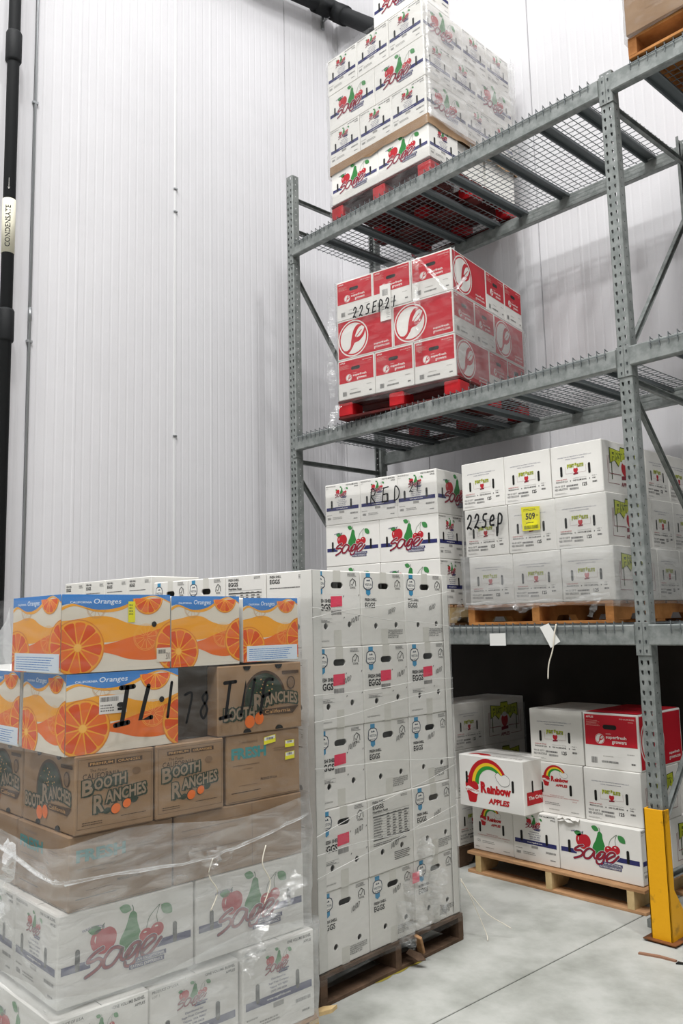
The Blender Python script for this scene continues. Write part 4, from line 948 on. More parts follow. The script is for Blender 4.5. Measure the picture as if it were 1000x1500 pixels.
ribbon(LA, [(-.94, -.03, S1 + .1), (-.96, -.07, S1 + .0), (-.97, -.09, S1 - .08)], .05, F_LOOSE, 'film_tail', 'scrap of clear film hanging from the corner of the red pallet', 'film scrap', seed=9)
# ---------------------------------------------------------------- B: tall sage stack on the top shelf
LB = Load(-1.30, .045, 1.6); ZB = S2 + .138
a = .962; h = .268
WB = 'of top shelf stack'
def rowB(i, z, kind, x=0., h=.3):
    t = ('bottom', 'second', 'third', 'fourth', 'fifth')[i]; G = 'fruit cartons on the top shelf'
    carton(LB, -a + x, (-a / 2 if kind == 'G' else -.46) + x - .003, .31 if kind == 'G' else .47, 1.05, z, z + h, None, None, 'plain back carton of the tall stack on the top shelf, out of sight', 'back cartons on the top shelf')
    if kind == 'G':
        for k in range(2): carton(LB, -a + k * a / 2 + x, -a + (k + 1) * a / 2 + x, 0, .30, z, z + h, 'sage_long', 'sage_end' if k else None, 'white fruit carton, large print, %s row, %s half %s' % (t, ('left', 'right')[k], WB), G)
        carton(LB, -a / 2 + x, x, .30, .60, z, z + h, None, 'sage_end' if i else 'blank', 'white fruit carton, %s row, right side, second back %s' % (t, WB), G)
        carton(LB, -.3 + x, x, .60, 1.06, z, z + h, None, 'sage_long', 'white fruit carton, %s row, right side, rear %s' % (t, WB), G)
    else:
        for k in range(3): carton(LB, -a + k * a / 3 + x, -a + (k + 1) * a / 3 + x, 0, .46, z, z + h, 'sage_end', ('sage_long' if i != 3 else 'sage_long') if k == 2 else None, 'white fruit carton end, small print, %s row, %s column %s' % (t, ('left', 'middle', 'right')[k], WB), G)
        for k in range(2): carton(LB, -.46 + x, x, .46 + k * .3, .46 + (k + 1) * .3, z, z + h, None, 'sage_end', 'white fruit carton, %s row, right side, %s %s' % (t, ('middle', 'rear')[k], WB), G)
# bottom row: two long cartons and a narrower right side, brown tier sheet, then wrapped rows set slightly left
for k in range(2): carton(LB, -a + k * a / 2, -a + (k + 1) * a / 2, 0, .33, ZB, ZB + .268, 'sage_long', 'sage_end' if k else None, 'white fruit carton, large print, bottom row, %s half %s' % (('left', 'right')[k], WB), 'fruit cartons on the top shelf')
carton(LB, -.48, -.03, .34, .68, ZB, ZB + .268, None, 'blank', 'plain white carton in the bottom row behind the front right one %s' % WB, 'fruit cartons on the top shelf')
carton(LB, -.48, -.02, .69, 1.06, ZB, ZB + .268, None, 'blank', 'plain white carton at the rear of the bottom row %s' % WB, 'fruit cartons on the top shelf')
def sheet(L, x0, x1, y0, y1, z0, z1, label):
    mb = MB(); p = L.pt((x0 + x1) / 2, (y0 + y1) / 2, z0); w, d = (x1 - x0) / 2, (y1 - y0) / 2; r = random.Random(5); N = 14
    vs = []
    ring = [(-w + 2 * w * k / N, -d) for k in range(N)] + [(w, -d + 2 * d * k / N) for k in range(N)] + [(w - 2 * w * k / N, d) for k in range(N)] + [(-w, d - 2 * d * k / N) for k in range(N)]
    for zz in (z0 - .03, z0, z1, z1 - .0): vs.append(zz)
    n = len(ring); V = [(x * 1.004, y * 1.006, -.03 + r.uniform(-.012, .012)) for x, y in ring] + [(x * 1.004, y * 1.006, z1 - z0 - .002) for x, y in ring]
    mb.add(V, [[i, (i + 1) % n, n + (i + 1) % n, n + i] for i in range(n)] + [list(range(n, 2 * n))])
    o = link('tier_sheet', mb.mesh('tier_sheet', M_BROWN), None, p, L.ang); tag(o, label, 'cardboard sheet'); return o
sheet(LB, -a - .004, .004, -.004, 1.065, ZB + .27, ZB + .315, 'brown cardboard sheet between the bottom row and the rows above on the top shelf')
carton(LB, -a, -.485, .34, 1.05, ZB, ZB + .268, None, None, 'plain back carton of the tall stack on the top shelf, out of sight', 'back cartons on the top shelf')
z = ZB + .316
rowB(1, z, 'E', -.01, .292); rowB(2, z + .292, 'G', -.01, .30); rowB(3, z + .592, 'E', -.02, .30)
carton(LB, -.48, -.02, .0, .33, z + .892, z + 1.19, 'sage_long', 'sage_end', 'single white fruit carton standing on the very top of the tall stack', 'fruit cartons on the top shelf')
pallet(LB, -.97, .005, .0, 1.06, S2, S2 + .137, 'Y', mat('red_board_shaded', '5a1512', .7, 0, col2='3a100e', scale=6), M_REDW, 'red painted pallet under the tall wrapped stack on the top shelf', sw=.12, nd=7, name='block_pallet')  # board colour again holds the underside shade
film(LB, -.982, -.01, 0, 1.065, ZB + .24, z + .91, F_LIGHT, 'clear stretch film round the upper rows of the tall stack on the top shelf', seed=11, off=.012)
film(LB, -.99, -.005, .05, 1.07, ZB + .31, z + .88, F_MED, 'milky film layer over the right side of the tall stack on the top shelf', off=.02, seed=12, sides='S') if False else None
film(LB, -.05, .0, .03, 1.07, ZB + .28, z + .88, F_WHITE, 'milky film layer over the right side of the tall stack on the top shelf', off=.018, seed=12)
film(LB, -.965, 0, 0, .3, S2 + .0, ZB + .1, F_LIGHT, 'clear film band over the front of the red pallet on the top shelf', seed=13, off=.012)
# ---------------------------------------------------------------- C: first fruits load on the lowest shelf
LC = Load(-.175, .1, 0); ZCC = S0 + .125
WC = 'of load dated 22 Sep'
pallet(LC, -1.0, .0, .0, 1.07, S0, S0 + .124, 'Y', M_WOODO, M_WOODO, 'orange-brown wooden pallet under the yellow-lettered cartons on the lowest shelf', sw=.05, nd=7)
CC = {}
for i in range(3):
    zz = ZCC + i * .3; t = ('bottom', 'middle', 'top')[i]; o_ = (.02, .0, -.012)[i]
    for k in range(3):
        CC[i, k] = carton(LC, -1.0 + k / 3 + o_, -1.0 + (k + 1) / 3 + o_, 0, .5, zz, zz + .3, 'ff_end', 'ff_long' if k == 2 else None, 'white carton end, small yellow lettering, %s row, %s column %s' % (t, ('left', 'middle', 'right')[k], WC), 'yellow-lettered cartons on the lowest shelf')
    carton(LC, -1.0 + o_, -.505 + o_, .505, 1.065, zz, zz + .3, None, None, 'plain back carton of the yellow-lettered load, out of sight', 'back cartons of the yellow-lettered load')
    for k in range(2): carton(LC, -.5 + o_, o_, .5 + k * .285, .5 + (k + 1) * .285, zz, zz + .3, None, 'ff_end', 'white carton, %s row, %s on right side %s' % (t, ('middle one', 'rear one')[k], WC), 'yellow-lettered cartons on the lowest shelf')
c = Cv(13, 15); c.poly([(.4, .2), (12.6, -.0), (13, 14), (0, 14.6)], 'ylab'); c.L = 1; c.text('509', 3, 6.6, 6.6, 4, 'black', .03); c.text('34', 10.2, 8.2, 1.6, 1.2, 'fgreen'); c.lines(1.6, 12, 10, 1.5, 2, 'fgreen', 3, .4); c.lines(3, 4.6, 7, 1.2, 1, 'fgreen', 3, .4); c.barcode(1.6, 1, 10, 2.2, 'fgreen', 3)
o = decal(CC[1, 1], 'F', c, 'sticker', 'yellow sticker numbered 509', .012); o.location.x += .105; o.location.z += .125
fc = film(LC, -1.0, 0.01, 0, 1.07, ZCC - .01, ZCC + .62, F_LIGHT, 'clear stretch film round the yellow-lettered cartons on the lowest shelf, dated 22 Sep', seed=21, off=.012)
film(LC, -1.0, .03, 0, 1.07, ZCC - .03, ZCC + .30, F_MED, 'milky film skirt round the bottom row of the yellow-lettered cartons', seed=22, off=.026, flare=-.01)
c = Cv(40, 20); c.clipon = False; write(c, '22Sep', 0, 0, 5.2, 8.8, 1.25, 'black', .1, .0, 1.12)
o = link('handwriting', c.mesh('handwriting'), fc); o.matrix_local = fc.matrix_basis.inverted() @ (LC.T @ Matrix.Translation((-.965, -.024, ZCC + .475)) @ Matrix(((1, 0, 0, 0), (0, 0, -1, 0), (0, 1, 0, 0), (0, 0, 0, 1)))); o['label'] = 'thick black handwritten 22 Sep'
ribbon(LC, [(-1.0, -.03, ZCC + .0), (-.7, -.035, ZCC - .005), (-.5, -.04, ZCC + .0), (-.25, -.035, ZCC + .0), (.0, -.03, ZCC + .03)], .035, F_LOOSE, 'film_hem', 'bunched hem of film along the base of the yellow-lettered cartons', 'film scrap', seed=23)
ribbon(LC, [(-.62, -.05, ZCC - .01), (-.57, -.06, ZCC - .05), (-.5, -.06, ZCC - .03), (-.48, -.05, ZCC)], .025, F_LOOSE, 'film_tail', 'loop of film sagging over the middle of the orange-brown pallet', 'film scrap', seed=24)
ribbon(LC, [(-.06, -.05, ZCC + .02), (-.08, -.06, ZCC - .03), (-.11, -.06, ZCC - .09)], .03, F_LOOSE, 'film_tail', 'torn film tail at the right corner of the orange-brown pallet', 'film scrap', seed=25)
ribbon(LC, [(-1.02, -.03, ZCC - .0), (-1.06, -.05, ZCC - .06), (-1.1, -.06, ZCC - .12)], .05, F_LOOSE, 'film_tail', 'crumpled film at the left corner of the orange-brown pallet', 'film scrap', seed=26)
strand('film_strap', [(-.45, -.04, S0 + .0), (-.46, -.05, S0 - .06), (-.475, -.05, S0 - .14), (-.505, -.05, S0 - .22), (-.515, -.05, S0 - .30)], .004, ink('cream'), 'pale strip of twisted film hanging in front of the lowest beam', 'film scrap')
# papers on the lowest beam
def paper(pts, label):
    mb = MB(); mb.add([(x, y, z) for x, y, z in pts], [[0, 1, 2, 3]]); mb.add([(x, y + .0006, z) for x, y, z in pts], [[3, 2, 1, 0]]); o = link('paper_tag', mb.mesh('paper_tag', M_PAPER), None); tag(o, label, 'paper tag', 'papers on the lowest beam')
paper([(-.915, -.034, B0 - .005), (-.80, -.034, B0 - .004), (-.80, -.034, B0 + .068), (-.915, -.034, B0 + .066)], 'small rectangular white paper stuck level on the front of the lowest beam')
paper([(-.555, -.045, B0 + .10), (-.50, -.04, B0 + .12), (-.43, -.04, B0 + .02), (-.49, -.045, B0 - .015)], 'tilted white paper tag hanging on the front of the lowest beam')
# ---------------------------------------------------------------- D: sage load at the left of the lowest shelf
LD = Load(-1.30, -.01, 7.2); ZD = S0 + .135
bd = pin(LD, .955, 1.06, ZD, .292, [('G', 0), ('G', 0), ('E', 0)], ('sage_end', 'sage_long'), 'fruit cartons at the left of the lowest shelf', 'load marked RED', 'white fruit')
pallet(LD, -.96, .0, .0, 1.06, S0, S0 + .134, 'Y', M_WOOD, M_WOODL, 'wooden pallet under the fruit cartons marked RED, behind the egg stack', sw=.04)
fd = film(LD, -.955, 0, 0, 1.06, ZD + .58, ZD + .80, F_LIGHT, 'clear film band with RED 21 written on it round the top row of fruit cartons', seed=31, off=.006, amp=.003)
c = Cv(60, 20); c.clipon = False; write(c, 'RED', 0, 0, 6.6, 9.6, .9, 'black', .1, -.02, 1.5); write(c, '21', 33, 4, 4.4, 7, .7, 'black', .1, 0, 1.1)
o = link('handwriting', c.mesh('handwriting'), fd); o.matrix_local = fd.matrix_basis.inverted() @ (LD.T @ Matrix.Translation((-.54, -.014, ZD + .70)) @ Matrix(((1, 0, 0, 0), (0, 0, -1, 0), (0, 1, 0, 0), (0, 0, 0, 1)))); o['label'] = 'black handwritten RED 21'
# ---------------------------------------------------------------- E: floor pallet in the bay
LE = Load(-.21, .28, 0); GE = 'loose fruit cartons on the floor pallet under the rack'
pallet(LE, -1.2, .01, .0, 1.0, .0, .13, 'Y', M_WOOD, M_WOODL, 'low wooden pallet on the floor under the rack with pale stringer ends', sw=.042, nd=7, inset=.065)
h = .298
carton(LE, -1.195, -.875, .06, .52, .131, .131 + h, 'rain_end', None, 'white carton end with dim rainbow print, bottom left on the floor pallet', GE)
carton(LE, -.872, -.545, .05, .5, .131, .131 + h, 'sage_end', None, 'white carton end with small fruit print and navy band, bottom middle on the floor pallet', GE)
carton(LE, -.545, -.02, .05, .36, .131, .131 + h, 'sage_long', 'sage_end', 'white carton with the big apple, pear and cherries, bottom right on the floor pallet', GE)
carton(Load(LE.T.translation.x - .92, .31, -1.5), -.25, .25, -.12, .2, .131 + h + .002, .131 + h + .318, 'rain_long', 'rain_side', 'white carton with the big rainbow print, overhanging the left of the floor pallet', GE, top='rain_top')
tf_ = BOXES[-2]; R_ = random.Random(4); mb = MB(); n_ = 9
mb.add([(-.255 + .018 * k, -.159 - R_.uniform(.004, .02), .272 + R_.uniform(0, .02)) for k in range(n_)] + [(-.255 + .018 * k, -.150, .297 + R_.uniform(-.004, .012)) for k in range(n_)] + [(-.255 + .018 * k, -.165 - R_.uniform(0, .012), .290 + R_.uniform(-.01, .01)) for k in range(n_)], [[k, k + 1, n_ + k + 1, n_ + k] for k in range(n_ - 1)] + [[n_ + k, n_ + k + 1, 2 * n_ + k + 1, 2 * n_ + k] for k in range(n_ - 1)])
link('torn_flap', mb.mesh('torn_flap', M_CARTON), tf_)
carton(LE, -.735, -.385, .09, .55, .131 + h, .131 + 2 * h, 'rain_end', None, 'white carton end with small rainbow print in the middle row on the floor pallet', GE)
carton(LE, -.38, -.02, .09, .55, .131 + h, .131 + 2 * h, 'ff_end', 'ff_long', 'white carton end with small yellow lettering beside the yellow guard, middle row', GE)
carton(LE, -.745, -.375, .10, .58, .131 + 2 * h, .131 + 2 * h + .315, 'ff_end', None, 'white carton end with yellow lettering, topmost left on the floor pallet', GE, m=M_CARTON2)
M_REDTOP = mat('red_board', 'a61b26', .6)
ob = carton(LE, -.37, -.02, .10, .62, .131 + 2 * h, .131 + 2 * h + .315, 'sf_end', 'sf_long', 'red fronted apple carton, topmost right on the floor pallet behind the upright', GE)
c = Cv(35, 52); c.rect(1, 1, 33, 50, 'sfred'); c.L = 1; c.text('APPLES', 6, 20, 20, 5, 'dred', .02); decal(ob, 'T', c, 'lid_print', 'red printed lid')
for i in range(2):
    carton(LE, -.5, -.02, .60 if i else .40, 1.0, .131 + i * h, .131 + (i + 1) * h, None, 'ff_long', 'white carton with large yellow lettering at the rear of the floor pallet, %s row' % ('lower', 'upper')[i], GE)
carton(LE, -1.1, -.55, .60, 1.0, .131, .131 + h, None, None, 'white carton in the dark at the back left of the floor pallet', GE)
# ---------------------------------------------------------------- F: dark stack at the back left of the bay floor
LF = Load(-1.5, .31, 0); GF = 'dim cartons at the back of the lowest bay'
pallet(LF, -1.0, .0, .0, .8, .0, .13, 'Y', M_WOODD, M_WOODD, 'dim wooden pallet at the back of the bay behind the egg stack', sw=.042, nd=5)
for i in range(3):
    zz = .131 + i * .303; t = ('bottom', 'middle', 'top')[i]
    carton(LF, -.5, 0, .0, .32, zz, zz + .303, None, 'ff_end', 'shaded white carton end with small lettering, %s row of the stack behind' % t, GF)
    carton(LF, -.32, 0, .32, .79, zz, zz + .303, None, 'ff_long', 'shaded white carton with large yellow lettering, %s row of the stack behind' % t, GF)
film(LF, -.5, 0, 0, .79, .5, 1.0, F_LIGHT, 'clear film round the shaded stack at the back of the lowest bay', seed=35)
# ---------------------------------------------------------------- G: brown load at the upper right
LG = Load(1.2, -.03, 0)
pallet(LG, -1.0, .2, .0, 1.05, S2, S2 + .125, 'Y', M_WOODO, M_WOODO, 'wooden pallet at the upper right on the top shelf', sw=.05)
for i in range(2):
    for k in range(3): carton(LG, -1.0 + k * .4, -1.0 + (k + 1) * .4, -.02, .5, S2 + .126 + i * .33, S2 + .126 + (i + 1) * .33, 'brown_faint', None, 'brown carton with faint lettering, %s row, %s, upper right top shelf' % (('lower', 'upper')[i], ('leftmost', 'second along', 'third along')[k]), 'brown cartons at the upper right', m=M_BROWN)
fg = film(LG, -1.0, .2, -.02, .5, S2 + .10, S2 + .8, F_LIGHT, 'clear film round the brown cartons at the upper right', seed=41)
# ---------------------------------------------------------------- H: egg stack
LH = Load(-.640, -1.661, 3.83); ZH = .131; HR = [(.131, .45), (.45, .79), (.79, 1.13), (1.13, 1.487), (1.487, 1.835)]
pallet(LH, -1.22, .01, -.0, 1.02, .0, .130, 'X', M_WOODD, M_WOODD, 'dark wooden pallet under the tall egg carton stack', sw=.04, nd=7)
cw = .327; designs = {4: ('egg_pink', 'egg', 'egg'), 3: ('egg_pink',) * 3, 2: ('egg_pink', 'egg', 'egg'), 1: ('egg_pink', 'egg_nut', 'egg'), 0: ('egg', 'egg', 'egg')}
dates = {(4, 0): (25, 10.5, .35), (4, 1): (19, 14.4, .1), (4, 2): (19, 16, .1), (3, 0): (18, 19, .1), (3, 1): (24, 19.6, .1), (3, 2): (22, 19.4, .1), (2, 0): (21, 23.5, .1), (2, 1): (22, 23.5, .1), (2, 2): (14, 21.4, .1), (1, 0): (23, 20.5, .1), (1, 1): (15, 9.5, .1), (1, 2): (16, 17.6, .1), (0, 0): (20, 20, .1), (0, 1): (16, 21, .1)}
GH = 'white egg cartons in the tall wrapped stack'
for i, (za, zb) in enumerate(HR):
    t = ORD[4 - i]; ro = (.0, .004, -.004, .0, -.006)[i]
    for k in range(3):
        dg = designs[i][k]; nmk = {'egg_pink': 'with pink sticker', 'egg': 'without sticker', 'egg_nut': 'with nutrition table'}[dg]
        b = carton(LH, -.305 + ro, ro, k * cw + .004, (k + 1) * cw + .004, za, zb, 'egg_side' if k == 0 else None, dg, 'white egg carton %s, %s row, %s column, near egg stack' % (nmk, t, ('left', 'middle', 'right')[k]), GH, name='egg_carton', m=M_CARTON if k != 1 else M_CARTON2, gap=.002)
        if (i, k) in dates:
            x, y, sl = dates[i, k]; c = Cv(33, 34); c.clipon = False; write(c, '10/07', x, y, 1.15, 2.2, .24, 'black', .15, .25, 1.0); decal(b, 'S', c, 'handwriting', None, .002)
        if (i, k) == (0, 2): c = Cv(33, 34); c.clipon = False; c.rect(-3.0, 22.5, 5.2, 4.8, 'pink'); decal(b, 'S', c, 'sticker', 'pink sticker on the crushed corner', .012)
    for k in range(1, 4):
        vis = i == 4
        carton(LH, -.305 * (k + 1) + ro, -.305 * k + ro, .004, .33, za, zb, 'egg_nut' if k == 1 and vis else 'egg', None, ('white egg carton, top row, left side of near egg stack, %s back' % ('', 'second', 'third', 'fourth')[k]) if vis else 'white egg carton low in the near egg stack behind the orange cartons', GH if vis else 'egg cartons hidden low in the left side', name='egg_carton', gap=.002)
# second egg stack behind to the left
LI = Load(*LH.pt(-1.27, 0.02, 0).to_2d(), 3.83)
for i in range(5):
    za = .165 + i * .342
    for k in range(4):
        vis = i == 4
        carton(LI, -.235 * (k + 1), -.235 * k, .0, .33, za, za + .342, 'egg_side', None, ('white egg carton in the top row of the far egg stack, %s from the right' % ('first', 'second', 'third', 'fourth')[k]) if vis else 'white egg carton low in the far egg stack behind the orange cartons', 'top row of the far egg stack' if vis else 'egg cartons low in the far stack', name='egg_carton', m=M_CARTON2)
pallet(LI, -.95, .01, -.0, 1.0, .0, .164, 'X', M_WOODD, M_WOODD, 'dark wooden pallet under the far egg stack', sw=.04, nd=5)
# corner boards
def corner_board(L, x, y, z0, z1, sx, sy, w, label, w2=None):
    mb = MB(); t = .004; w2 = w2 or w
    n = 8
    for k in range(n):
        za, zb = z0 + (z1 - z0) * k / n, z0 + (z1 - z0) * (k + 1) / n
    mb.box(min(0, sx * w2), max(0, sx * w2), min(0, sy * t), max(0, sy * t), 0, z1 - z0, .001); mb.box(min(0, sx * t), max(0, sx * t), min(0, sy * w), max(0, sy * w), 0, z1 - z0, .001)
    o = link('corner_board', mb.mesh('corner_board', mat('corner_white', 'd4d3ce', .5)), None, L.pt(x, y, z0), L.ang); tag(o, label, 'corner board', 'white corner boards of the egg stack')
corner_board(LH, .010, -.008, .14, 1.832, -1, 1, .055, 'white folded corner board on the near left edge of the egg stack', .075)
corner_board(LH, .010, .998, .14, 1.832, -1, -1, .045, 'white folded corner board on the right edge of the egg stack', .05)
film(LH, -1.22, .014, -.012, 1.0, .10, 1.72, F_LIGHT, 'clear stretch film wound in slanting bands round the tall egg stack', seed=51, off=.006, amp=.004)
# slanting film band edges (each a thin rope of gathered film)
for i, (z1_, z2_) in enumerate(((1.62, 1.74), (1.66, 1.56), (1.28, 1.30), (1.17, 1.25), (.98, .9), (.70, .86), (.62, .60), (.52, .66))):
    P = [LH.pt(.020, -.02 + k * .255, z1_ + (z2_ - z1_) * k / 4 + .006 * math.sin(k * 2 + i)) for k in range(5)]
    strand('film_edge', P, .0016, mat('film_rope', 'd9d8d4', .35), None, None, parent=None)
    o = bpy.context.scene.collection.objects[-1]; tag(o, 'thin gathered film edge slanting across the egg stack, %s from the top' % ('first', 'third', 'fourth', 'fifth', 'sixth', 'seventh', 'eighth', 'second')[i], 'film edge', 'gathered film edges on the egg stack')
for i, (y, w, z) in enumerate(((.60, .09, .42), (.70, .07, .55), (.78, .08, .40), (.52, .06, .30))):
    ribbon(LH, [(.03, y + .02, z), (.045, y, z - .1), (.04, y + .02, z - .2), (.05, y + .05, .15 + .02 * i)], w, F_LOOSE, 'film_tail', ('bunched clear film over the crushed lower middle of the egg stack, %s bunch' % ('left inner', 'tallest', 'right', 'leftmost')[i]), 'film scrap', seed=60 + i)
# broken board at pallet and strings
mb = MB(); mb.box(-.02, .02, -.008, .008, -.1, 0, .003); o = link('wood_splinter', mb.mesh('wood_splinter', M_WOOD), None, LH.pt(.03, .63, .125)); o.rotation_euler = (.5, .2, .1); tag(o, 'broken wood splinter sticking down from the middle of the egg pallet', 'wood splinter')
mb = MB(); mb.prism([(-.045, -.012), (.02, -.02), (.05, .0), (.02, .015), (-.04, .012)], 0, .012); o = link('wood_splinter', mb.mesh('wood_splinter', M_WOODD), None, LH.pt(.04, .60, .05)); o.rotation_euler = (.9, .3, .4); tag(o, 'second broken wood piece under the crushed egg carton', 'wood splinter')
for i, P in enumerate(([(0, 0, .30), (.03, .03, .22), (.05, .07, .12), (.08, .09, .03), (.10, .07, .006)], [(0, 0, .29), (.04, .05, .2), (.09, .10, .12), (.14, .16, .07), (.17, .18, .05)])):
    strand('string', [LH.pt(.02 + a, 1.0 + b_, c_) for a, b_, c_ in P], .0022, ink('cream'), ('white string trailing to the floor from the right corner of the egg stack', 'short white string sticking out of the right corner of the egg stack')[i], 'string')
c = Cv(40, 6); c.clipon = False; c.poly(smooth([(0, 0), (8, 1.2), (20, 2.2), (30, 2.0), (33, 3.6), (18, 3.6), (6, 2.4), (0, 0)], 3), 'ylab')
mb = MB(); MATS['spill'] = mat('spill', '9c8f3e', .3); vs = [LH.pt(.012 + .012 * math.sin(k * .8) ** 2 + (.004 if k % 2 else 0), .34 + k * .03, .0015) for k in range(12)]; vs2 = [LH.pt(-.02, .34 + k * .03, .0015) for k in range(12)]
mb.add(vs + vs2, [[k, k + 1, 13 + k, 12 + k] for k in range(11)]); tag(link('egg_spill', mb.mesh('egg_spill', MATS['spill'])), 'yellow egg spill on the floor along the egg pallet', 'spill')
# debris on the floor
mb = MB(); mb.prism([(0, 0), (.10, .012), (.17, .006), (.175, .02), (.09, .032), (.0, .018)], 0, .008); o = link('wood_splinter', mb.mesh('wood_splinter', mat('debris', '8f6a55', .8)), None, (.02, -.225, 0), math.radians(8)); tag(o, 'reddish wood splinter lying on the floor in front of the yellow guard', 'wood splinter')
mb = MB(); mb.prism([(0, 0), (.03, .004), (.036, .02), (.01, .026)], 0, .006); o = link('dark_scrap', mb.mesh('dark_scrap', M_BLACK), None, (.20, -.215, 0), .4); tag(o, 'small black scrap beside the floor splinter', 'scrap')
# ---------------------------------------------------------------- J: orange and brown mixed load, nearest
LJ = Load(-.40, -2.92, 0); GJ = 'cartons of the near mixed load with oranges'
pallet(LJ, -1.2, .02, -.02, 1.03, .0, .135, 'X', M_WOOD, M_WOODL, 'splintered wooden pallet under the near mixed load', sw=.045, nd=7)
def cj(x0, x1, y0, y1, z0, z1, f, s, label, m=None, name='fruit_carton'): return carton(LJ, x0, x1, y0, y1, z0, z1, f, s, label, GJ, name=name, m=m, jit=.3)
BR = M_BROWN
# bottom white row
zb = [.136, .436, .722, .950, 1.195, 1.452, 1.708]
cj(-.47, .03, -.03, .30, zb[0], zb[1], 'sage_long', 'sage_end', 'white fruit carton, bottom row of the near load, at the near corner')
cj(-.47, .01, .31, .67, zb[0], zb[1] - .01, None, 'sage_end', 'white fruit carton end, bottom row of the near load, middle of the right side')
cj(-.47, .025, .675, 1.01, zb[0], zb[1] + .01, None, 'sage_end', 'white fruit carton end, bottom row of near load, right, with stained handle')
cj(-.96, -.475, -.02, .30, zb[0], zb[1], 'sage_long', None, 'white fruit carton, bottom row of the near load, at the left edge of the picture')
# white row 2
cj(-.33, .0, .0, .49, zb[1] + .012, zb[2], 'sage_end', 'sage_long', 'white carton with large fruit print, second row up, near corner of the near load')
cj(-.33, .0, .495, .985, zb[1] + .012, zb[2], None, 'sage_long', 'white carton with large fruit print, second row up, right half of the near load')
cj(-.665, -.335, .0, .49, zb[1] + .012, zb[2], 'sage_end', None, 'white carton end with small fruit print, second row up, left face of the near load')
cj(-1.0, -.67, .0, .49, zb[1] + .012, zb[2], 'sage_end', None, 'white carton end, second row up, far left of the near load')
# brown row 3
cj(-.40, .0, .03, .405, zb[2] + .001, zb[3] - .0, 'fresh', 'fresh', 'brown carton with FRESH on it, third row up, near corner of the near load', BR)
cj(-.40, .0, .41, .98, zb[2] + .001, zb[3] - .0, None, 'brown_plain', 'plain brown carton, third row up, right half of the near load', BR)
cj(-.80, -.405, .03, .405, zb[2] + .001, zb[3] - .0, 'fresh', None, 'brown carton with faded FRESH, third row up, left face of the near load', BR)
cj(-1.1, -.805, .03, .405, zb[2] + .001, zb[3] - .0, 'brown_plain', None, 'brown carton, third row up, far left of the near load', BR)
# brown row 4
cj(-.385, .01, .04, .325, zb[3] + .001, zb[4], 'booth_long', 'booth_end', 'brown orange carton with dark lettering, fourth row up, near corner of the near load', BR)
cj(-.385, .01, .33, .61, zb[3] + .001, zb[4], None, 'booth_end', 'brown orange carton with dark lettering, fourth row up, middle of the right side', BR)
cj(-.385, .0, .625, .975, zb[3] + .001, zb[4], None, 'fresh', 'brown carton with teal FRESH and yellow price labels, fourth row up, at the right', BR)
PRC = BOXES[-1]
cj(-.79, -.39, .04, .325, zb[3] + .001, zb[4], 'booth_long', None, 'brown orange carton, fourth row up, left face of the near load', BR)
cj(-1.15, -.795, .04, .325, zb[3] + .001, zb[4], 'booth_long', None, 'brown orange carton, fourth row up, far left of the near load', BR)
# row 5
cj(-.33, .0, .01, .425, zb[4] + .001, zb[5], 'or_end', 'or_long2', 'bright orange-print carton, fifth row up, near corner, marked IL', name='orange_carton')
cj(-.40, -.06, .45, .60, zb[4] + .001, zb[5], None, 'blank', 'brown carton in painted shade set back between the orange and brown cartons, fifth row up', mat('shade_board', '4c443c', .7, 0, bump=.1))  # board colour holds the shadow of the recess
cj(-.36, .005, .585, .985, zb[4] + .001, zb[5] - .004, None, 'booth_long', 'brown carton with the dark tree print marked INE, fifth row up, at the right', BR)
cj(-.72, -.36, .01, .40, zb[4] + .001, zb[5], 'or_end_label', None, 'orange-print carton at the left edge of the picture, fifth row up', name='orange_carton')
cj(-1.1, -.725, .01, .40, zb[4] + .001, zb[5], 'or_end', None, 'orange-print carton beyond the left edge of the picture, fifth row up', name='orange_carton')
# row 6
cj(-.385, .0, -.01, .392, zb[5] + .002, zb[6], 'or_end_label', 'or_long', 'bright orange-print carton, top row of the near load, near corner', name='orange_carton')
cj(-.385, .0, .395, .69, zb[5] + .002, zb[6] - .004, None, 'or_end', 'orange-print carton, top row of the near load, middle', name='orange_carton')
cj(-.385, .0, .705, .975, zb[5] + .004, zb[6] - .010, None, 'or_end_label', 'orange-print carton with a pale printed panel, top row of the near load, at the right', name='orange_carton')
TOPR = BOXES[-3]
c = Cv(3, 8); c.rect(0, 0, 2.6, 7, 'ylab'); c.L = 1; c.lines(.4, 2.5, 1.6, 4, 4, 'dgreen', 3, .5); o = decal(TOPR, 'S', c, 'sticker', 'small yellow label', .003); o.location.y += .235; o.location.z += .16
c = Cv(6, 5); c.rect(0, 0, 5.6, 4.8, 'cream'); c.L = 1; c.barcode(.5, 2.8, 3, 1.4, 'black', 3); c.text('300', 3.6, .8, 1.6, 2.4, 'brownink'); o = decal(TOPR, 'S', c, 'sticker', 'small white label at the carton corner', .003); o.location.y += .345; o.location.z += .022
for i, (y, z, w, h_, rot) in enumerate(((.17, .195, 5.6, 2.8, .12), (.272, .175, 4.6, 2.6, 0), (.272, .128, 4.6, 2.8, .05))):
    c = Cv(6, 3); c.clipon = False; c.poly([(0, 0), (w, w * rot), (w, h_ + w * rot), (0, h_)], 'ylab'); c.L = 1; c.poly([(.3, h_ * .5), (w - .3, h_ * .5 + w * rot), (w - .3, h_ * .92 + w * rot), (.3, h_ * .92)], 'white'); c.L = 2; c.barcode(1.2, h_ * .62, w - 2.4, h_ * .3, 'black', i)
    o = decal(PRC, 'S', c, 'price_label', 'yellow price label'); o.location.y += y; o.location.z += z
